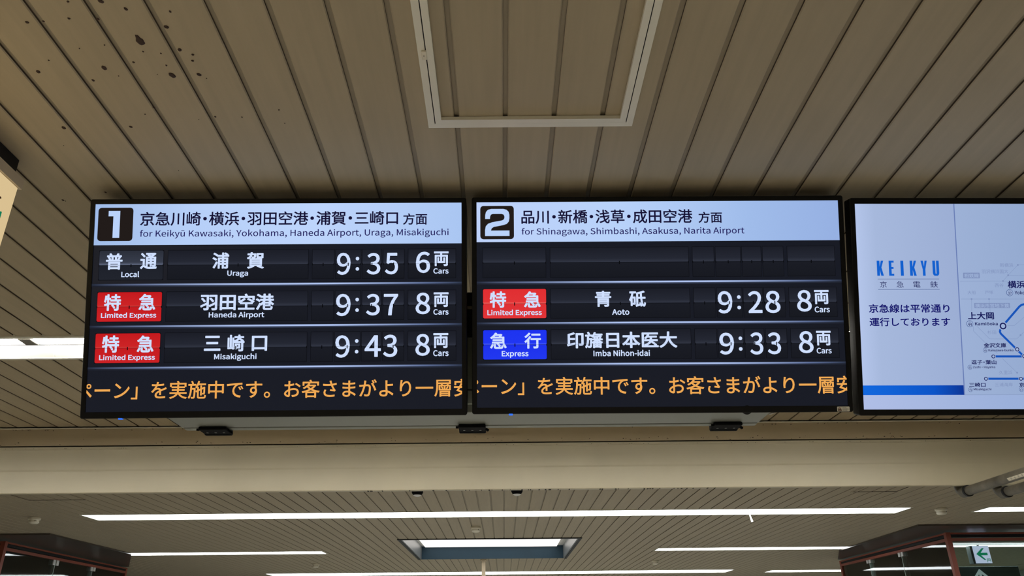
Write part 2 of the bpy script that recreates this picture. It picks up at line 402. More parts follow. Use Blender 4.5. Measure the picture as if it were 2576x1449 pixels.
frame_bars(mb := MB(), xi0 - 0.0175, xi1 + 0.0175, y0 - 0.008, yi1 + 0.0165, 0.0160, CZ - 0.006, CZ + 0.001); mb.build('outer_frame', M_alu, t)
mb = MB(); mb.box(xi0 - 0.0180, xi0 - 0.0145, y0, yi1 + 0.0155, CZ - 0.0045, CZ + 0.001); mb.box(xi1 + 0.0145, xi1 + 0.0180, y0, yi1 + 0.0155, CZ - 0.0045, CZ + 0.001)
mb.box(xi0 - 0.018, xi1 + 0.018, yi1 + 0.0145, yi1 + 0.0170, CZ - 0.0045, CZ + 0.001); mb.build('joint_gap', M_dark, t)
pl = on_z(1068, 131, CZ)
lt = MB().bbox(pl.x - 0.006, pl.x + 0.005, pl.y - 0.013, pl.y + 0.013, CZ - 0.011, CZ - 0.005, 0.0015).build('latch', M_white, t)
MB().lathe((pl.x - 0.001, pl.y, CZ - 0.0112), [(0.0012, 0), (0.0012, 0.001)], 10).build('screw_hole', M_dark, lt)

# faint access hatches beyond the beam
for (xa, xb, ya, yb), lab in (((-4.17, -3.66, 6.35, 6.87), 'flush access hatch beyond the beam at the far left'), ((3.06, 3.45, 6.35, 6.82), 'flush access hatch beyond the beam near the conduits')):
    t = thing('ceiling_hatch', lab, 'hatch')
    mb = MB(); frame_bars(mb, xa, xb, ya, yb, 0.012, CZ - 0.003, CZ + 0.001); mb.build('frame', M_ceil, t)
    mb = MB(); frame_bars(mb, xa + 0.005, xb - 0.005, ya + 0.005, yb - 0.005, 0.005, CZ - 0.0035, CZ + 0.001); mb.build('joint_gap', M_groove, t)

# ---------------------------------------------------------------- detectors, cameras, pole
SMOKE = [(-4.68, 7.88, 'round smoke detector left of the longest light line'), (-0.299, 8.85, 'round smoke detector above the blue coffer'),
         (-3.024, 13.07, 'small far smoke detector left of the blue coffer'), (4.353, 7.82, 'round smoke detector at the right end of the longest light line'),
         (2.458, 13.05, 'small far smoke detector right of the blue coffer')]
for x, y, lab in SMOKE:
    t = thing('smoke_detector', lab, 'smoke detector', (x, y, CZ), group='smoke detectors on the far ceiling')
    MB().lathe((0, 0, 0), [(0.053, 0), (0.056, -0.004), (0.056, -0.022), (0.051, -0.026)]).build('base', M_white, t, smooth=True)
    MB().lathe((0, 0, -0.026), [(0.046, 0), (0.046, -0.014), (0.048, -0.018), (0.045, -0.026), (0.034, -0.034), (0.02, -0.036)]).build('sensor_head', M_white, t, smooth=True)
    MB().lathe((0.03, -0.036, -0.038), [(0.003, 0), (0.003, 0.008)], 8).build('indicator', M_dark, t)
for px, lab in ((-0.709, 'dome security camera below the beam, left of the two'), (0.122, 'dome security camera below the beam, right of the two')):
    t = thing('security_camera', lab, 'security camera', (px, 6.5, CZ), group='dome cameras behind the beam')
    MB().lathe((0, 0, 0), [(0.056, 0), (0.058, -0.006), (0.056, -0.016), (0.05, -0.018)]).build('base', M_silver, t, smooth=True)
    prof = [(0.049 * math.cos(a), -0.016 - 0.046 * math.sin(a)) for a in [i / 10 * math.radians(48) for i in range(11)]]
    MB().lathe((0, 0, 0), prof).build('dome', M_rubber, t, smooth=True)
    prof = [(0.0505 * math.cos(a), -0.016 - 0.048 * math.sin(a)) for a in [math.radians(47 + i / 8 * 41) for i in range(9)]]
    MB().lathe((0, 0, 0), prof).build('bright_cap', M_silver, t, smooth=True)  # opaque silver cap imitates light caught by the clear dome
t = thing('sign_pole', 'cream square pole hanging from the ceiling in front of the far light', 'pole')
MB().bbox(-0.333, -0.273, 12.63, 12.69, 1.75, CZ - 0.02, 0.004).build('shaft', M_post, t)
MB().bbox(-0.348, -0.258, 12.615, 12.705, CZ - 0.022, CZ, 0.004).build('ceiling_plate', M_post, t)

# ---------------------------------------------------------------- conduits at the right
for i, (x, z, r, lab) in enumerate(((2.645, 1.6 + 0.752, 0.0255, 'grey conduit pipe with pale sticker under the beam, nearest the boards'),
                                    (2.853, 1.6 + 0.742, 0.0255, 'grey conduit pipe under the beam, between two other pipes'),
                                    (3.06, 1.6 + 0.735, 0.03, 'dark conduit pipe end at the right picture edge'))):
    t = thing('conduit_pipe', lab, 'pipe', group='conduit pipes under the beam')
    ye = 4.465 if i == 0 else 4.445
    R = 0.045
    pts = [(x, -1.0, z), (x, 2.0, z)] + [(x, ye - 0.01, z)] + [(x, ye + R * math.sin(a), z + R * (1 - math.cos(a))) for a in [k / 8 * math.pi / 2 for k in range(1, 9)]] + [(x, ye + R, CZ)]
    MB().tube(pts, r, 18).build('tube', M_pipe, t, smooth=True)
    MB().tube([(x, ye - 0.045, z), (x, ye - 0.03, z)], r + 0.006, 18).build('coupling_ring', M_blackm, t, smooth=True)
    MB().tube([(x, ye - 0.03, z), (x, ye + 0.015, z)], r + 0.004, 18).build('coupling', M_pipe, t, smooth=True)
    if i == 0:
        ys = on_x(2545, 1204, x).y; st = MB(); n = 6
        P_ = lambda a, y: (x + (r + 0.0006) * math.cos(a), y, z + (r + 0.0006) * math.sin(a))
        for k in range(n):
            a0, a1 = [math.radians(195 + 38 * q / n) for q in (k, k + 1)]
            st.poly([P_(a0, ys - 0.30), P_(a1, ys - 0.30), P_(a1, ys), P_(a0, ys)])
        so = st.build('sticker', M_white, t)
        mk = MB(); P_ = lambda a, y: (x + (r + 0.0010) * math.cos(math.radians(a)), y, z + (r + 0.0010) * math.sin(math.radians(a)))
        for k in range(9):
            yy = ys - 0.025 - k * 0.03
            for a0, a1, w in ((204, 207, 0.012), (212, 214, 0.014), (219, 222, 0.009)):
                mk.poly([P_(a0, yy - w), P_(a1, yy - w), P_(a1, yy), P_(a0, yy)])
        mk.build('sticker_print', M_dirt, so)

# ---------------------------------------------------------------- glass booths beyond
def booth(side, corner, back, ends, label, soff):
    t = thing('glass_booth', label, 'booth')
    zf = 1.6 + 1.12
    (cx_, cy_), (bx, by) = corner, back
    fx, fy = ends
    post = MB()
    MB().bar((cx_, cy_, 0), (cx_, cy_, zf), 0.055, 0.055, 0, (0, 1, 0)).build('corner_post', M_orange, t)
    MB().bar((bx, by, 0), (bx, by, zf), 0.05, 0.05, 0, (0, 1, 0)).build('end_post', M_orange, t)
    for (ax, ay), (ex, ey) in (((cx_, cy_), (bx, by)), ((cx_, cy_), (fx, fy))):
        MB().bar((ax, ay, zf - 0.012), (ex, ey, zf - 0.010), 0.055, 0.018).build('top_rail', M_orange, t)
        MB().bar((ax, ay, zf - 0.04), (ex, ey, zf - 0.034), 0.03, 0.030).build('rail_gap', M_blackm, t)
        MB().bar((ax, ay, zf - 0.082), (ex, ey, zf - 0.065), 0.045, 0.032).build('glazing_rail', M_orange, t)
        MB().bar((ax, ay, (zf - 0.08) / 2), (ex, ey, (zf - 0.08) / 2), 0.012, zf - 0.08).build('glass_pane', M_glass, t)
    d = Vector((bx - cx_, by - cy_, 0)); L = d.length; d.normalize(); nrm = Vector((-side, 0, 0))
    for hx, hy in (((138, 1415), (232, 1430)) if side < 0 else ((2187, 1410), (2268, 1393))):
        r_ = ray(hx, hy); k_ = ((cx_ - EYE.x) * d.y - (cy_ - EYE.y) * d.x) / (r_.x * d.y - r_.y * d.x); c = EYE + r_ * k_
        for q in (-0.045, 0.045):
            p = Vector((c.x - side * 0.012, c.y, c.z)) + d * q
            pl = MB().bar(p - Vector((0, 0, 0.036)), p + Vector((0, 0, 0.036)), 0.014, 0.062, 0, d).build('hinge', M_silver, t)
        MB().bar((c.x + side * 0.004, c.y, 0.1), (c.x + side * 0.004, c.y, c.z + 0.02), 0.02, 0.018, 0, (0, 1, 0)).build('glass_edge', M_innerl, t)
    # dark soffit above the glass
    mb = MB(); mb.poly([(x, y, CZ - 0.018) for x, y in soff]); mb.poly([(x, y, CZ - 0.001) for x, y in soff])
    for (xa, ya), (xb, yb) in zip(soff, soff[1:] + soff[:1]): mb.poly([(xa, ya, CZ - 0.018), (xb, yb, CZ - 0.018), (xb, yb, CZ - 0.001), (xa, ya, CZ - 0.001)])
    mb.build('soffit', M_soffit, t)
    for xa, xb, yt in (((184, 201, 1437), (229, 258, 1435)) if side < 0 else ((2171, 2192, 1415), (2221, 2236, 1413))):
        pa_, pb_ = on_y(xa, yt, 13.6), on_y(xb, yt, 13.6)
        MB().bbox(pa_.x, pb_.x, 13.6, 13.65, 0, pa_.z, 0.004).build('inner_panel', M_innerl, t)
    return t
booth(-1, (-5.905, 9.455), (-6.10, 13.07), (-9.9, 9.46), 'glass booth with orange-red frame in the lower left corner',
      [(-9.95, 9.05), (-5.17, 9.07), (-5.2, 11.24), (-6.07, 13.12), (-6.2, 13.1), (-6.0, 9.6), (-9.95, 9.6)])
booth(1, (5.25, 9.43), (5.42, 12.95), (9.9, 9.55), 'glass booth with orange-red frame in the lower right corner',
      [(9.95, 9.0), (4.70, 8.98), (4.86, 11.62), (5.39, 13.0), (5.55, 13.0), (5.35, 9.6), (9.95, 9.65)])
# arrow sign seen through the right booth
t = thing('guide_sign', 'white sign with green left arrow behind the booth glass', 'sign')
q = [on_y(x, y, 11.0) for x, y in ((2445, 1373), (2486, 1372.5), (2497, 1417), (2455, 1418.5))]
xl, xr, zt_, zb_ = (q[0].x + q[3].x) / 2, (q[1].x + q[2].x) / 2, (q[0].z + q[1].z) / 2, (q[2].z + q[3].z) / 2
MB().bbox(xl - 0.03, xr, 11.0, 11.10, zb_, zt_, 0.004).build('sign_box', M_grey, t)
M_signw = glow('lit_sign_white', (205, 205, 235), 1.0); M_green = glow('lit_sign_green', (12, 120, 85), 1.0)
MB().poly([(xl, 10.997, zb_ + 0.004), (xr - 0.004, 10.997, zb_ + 0.004), (xr - 0.004, 10.997, zt_ - 0.004), (xl, 10.997, zt_ - 0.004)]).build('lit_panel', M_signw, t)
w_, h_ = xr - xl, zt_ - zb_
A = lambda u, v: (xl + u * w_, 10.994, zb_ + v * h_)
mb = MB(); mb.poly([A(0.14, 0.53), A(0.55, 0.86), A(0.68, 0.86), A(0.42, 0.60), A(0.42, 0.45), A(0.66, 0.20), A(0.55, 0.20)]); mb.poly([A(0.36, 0.60), A(0.82, 0.60), A(0.82, 0.46), A(0.36, 0.46)])
mb.build('arrow', M_green, t)
mb = MB()
for bx in ((0.70, 0.92, 0.24, 0.27), (0.70, 0.92, 0.15, 0.17), (0.70, 0.73, 0.06, 0.27), (0.89, 0.92, 0.06, 0.27), (0.79, 0.83, 0.15, 0.27)):
    mb.poly([A(bx[0], bx[2]), A(bx[1], bx[2]), A(bx[1], bx[3]), A(bx[0], bx[3])])
mb.build('small_pictogram', M_green, t)
MB().bar(((xl + xr) / 2, 11.05, zt_), ((xl + xr) / 2, 11.05, CZ - 0.001), 0.02, 0.02, 0, (0, 1, 0)).build('hanger', M_blackm, t)
# white up arrow lettered on the glass lower down
t = thing('floor_guide_sign', 'white upward arrow on dark board low behind the booth glass', 'sign')
q = on_y(2463, 1431, 11.2); k = 11.2 / F_PX * 1.05
MB().bbox(q.x - 0.75, q.x + 0.55, 11.205, 11.255, q.z - 0.8, q.z + 0.03, 0.004).build('board', M_inner, t)
A = lambda u, v: (q.x + u * k, 11.2, q.z + v * k)
M_arw = glow('lit_arrow_grey', (140, 150, 150), 1.0)
mb = MB(); mb.poly([A(0, 0), A(-17, -19), A(-9, -19), A(-3, -11), A(-3, -60), A(3, -60), A(3, -11), A(12, -19), A(20, -19)])
mb.build('up_arrow', M_arw, t)

# ---------------------------------------------------------------- left hanging sign
t = thing('hanging_sign', 'cream lit sign box at the left picture edge with green symbol', 'sign')
XS = -1.252
zr0, zr1 = CZ - 0.080, CZ - 0.050
ye = 1.69
MB().bbox(XS - 0.125, XS + 0.004, 0.1, ye + 0.008, zr0, zr1, 0.001).build('top_rail', M_post, t)
MB().bbox(XS - 0.11, XS - 0.012, 0.12, ye - 0.01, zr1, CZ, 0.002).build('ceiling_mount', M_blackm, t)
M_signc = glow('lit_sign_cream', (222, 196, 148), 0.95)
MB().bbox(XS - 0.12, XS - 0.001, 0.12, ye - 0.002, CZ - 0.42, zr0, 0.002).build('sign_box', M_white, t)
MB().poly([(XS, 0.13, CZ - 0.41), (XS, ye - 0.004, CZ - 0.41), (XS, ye - 0.004, zr0 - 0.002), (XS, 0.13, zr0 - 0.002)]).build('lit_face', M_signc, t)
g = [on_x(x, y, XS + 0.001) for x, y in ((-60, 510), (5, 533), (-12, 590), (-75, 570))]
MB().poly(g).build('green_symbol', M_green, t)
g = on_x(1, 497, XS + 0.001)
MB().add([(XS + 0.001, g.y + 0.004 * math.cos(a), g.z + 0.003 * math.sin(a)) for a in [k / 10 * 2 * math.pi for k in range(10)]], [tuple(range(10))]).build('brown_stain', paint('brown_stain', (0.25, 0.10, 0.04), 0.7), t)

# ---------------------------------------------------------------- display mount cabinets
t = thing('display_mount', 'grey steel mount cabinet behind and below the two departure boards', 'cabinet')
bx0, bx1, by0, by1, bz0, bz1 = -0.978, 0.786, 2.150, 2.333, 2.2, 2.43
MB().bbox(bx0, bx1, by0, 2.296, bz0, bz1, 0.002).build('body', M_steel, t)
MB().bbox(bx0, bx1, 2.306, by1, bz0, bz1, 0.002).build('rear_strip', M_steel, t)
MB().box(bx0 + 0.002, bx1 - 0.002, 2.296, 2.306, bz0 + 0.003, bz1 - 0.002).build('door_joint', M_dark, t)
for xa, xb in ((-0.922, -0.838), (-0.132, -0.049), (0.647, 0.732)):
    lt = MB(); lt.bbox(xa, xb, 2.278, 2.350, bz0 - 0.011, bz0 - 0.001, 0.003); lt.bbox(xa, xb, 2.333, 2.348, bz0 - 0.013, bz0 + 0.04, 0.003)
    lt.bar((xa - 0.008, 2.29, bz0 - 0.008), (xa, 2.29, bz0 - 0.008), 0.006, 0.006); lt.bar((xb, 2.31, bz0 - 0.008), (xb + 0.008, 2.315, bz0 - 0.012), 0.006, 0.006)
    lo = lt.build('latch', M_rubber, t)
    for k in (0.2, 0.5, 0.8):
        MB().box(xa + (xb - xa) * k - 0.003, xa + (xb - xa) * k + 0.003, 2.312, 2.318, bz0 - 0.0116, bz0 - 0.0108).build('rivet', M_steel, lo)
MB().box(bx0, bx1, by0 + 0.01, by0 + 0.05, 2.50, 2.585).build('upper_rail', M_blackm, t)
MB().box(bx0, bx1, by0 + 0.02, by0 + 0.04, bz1, 2.50).build('back_plate', M_black, t)
MB().bar((-0.3, by0 + 0.006, 2.535), (0.1, by0 + 0.006, 2.528), 0.006, 0.008).build('cable', M_white, t)
for x in (-0.62, 0.45):
    MB().box(x - 0.03, x + 0.03, by0 + 0.05, by0 + 0.11, 2.43, CZ).build('hanger_post', M_blackm, t)
MB().lathe((-0.0755, by0 - 0.0005, 0), [(0.0, 0)], 3) 
mb = MB(); mb.bbox(-0.30, 0.14, by0 - 0.012, by0, 2.222, 2.262, 0.002)
mb.bbox(-0.30, 0.14, by0 - 0.010, by0, 2.268, 2.428, 0.002)
mb.build('pale_cover_plate', paint('pale_green_plate', (0.55, 0.62, 0.55), 0.4), t)
mb = MB(); mb.tube([(-0.072, by0 - 0.014, 2.285), (-0.072, by0 + 0.001, 2.285)], 0.004, 12); mb.build('screw', M_black, t)
t = thing('display_mount', 'grey steel mount behind the route map display at the right', 'cabinet')
MB().bbox(1.012, 2.2, 2.125, 2.25, 2.248, 2.43, 0.003).build('body', M_steel, t)
for x in (1.3, 1.9):
    MB().box(x - 0.03, x + 0.03, 2.15, 2.21, 2.43, CZ).build('hanger_post', M_blackm, t)

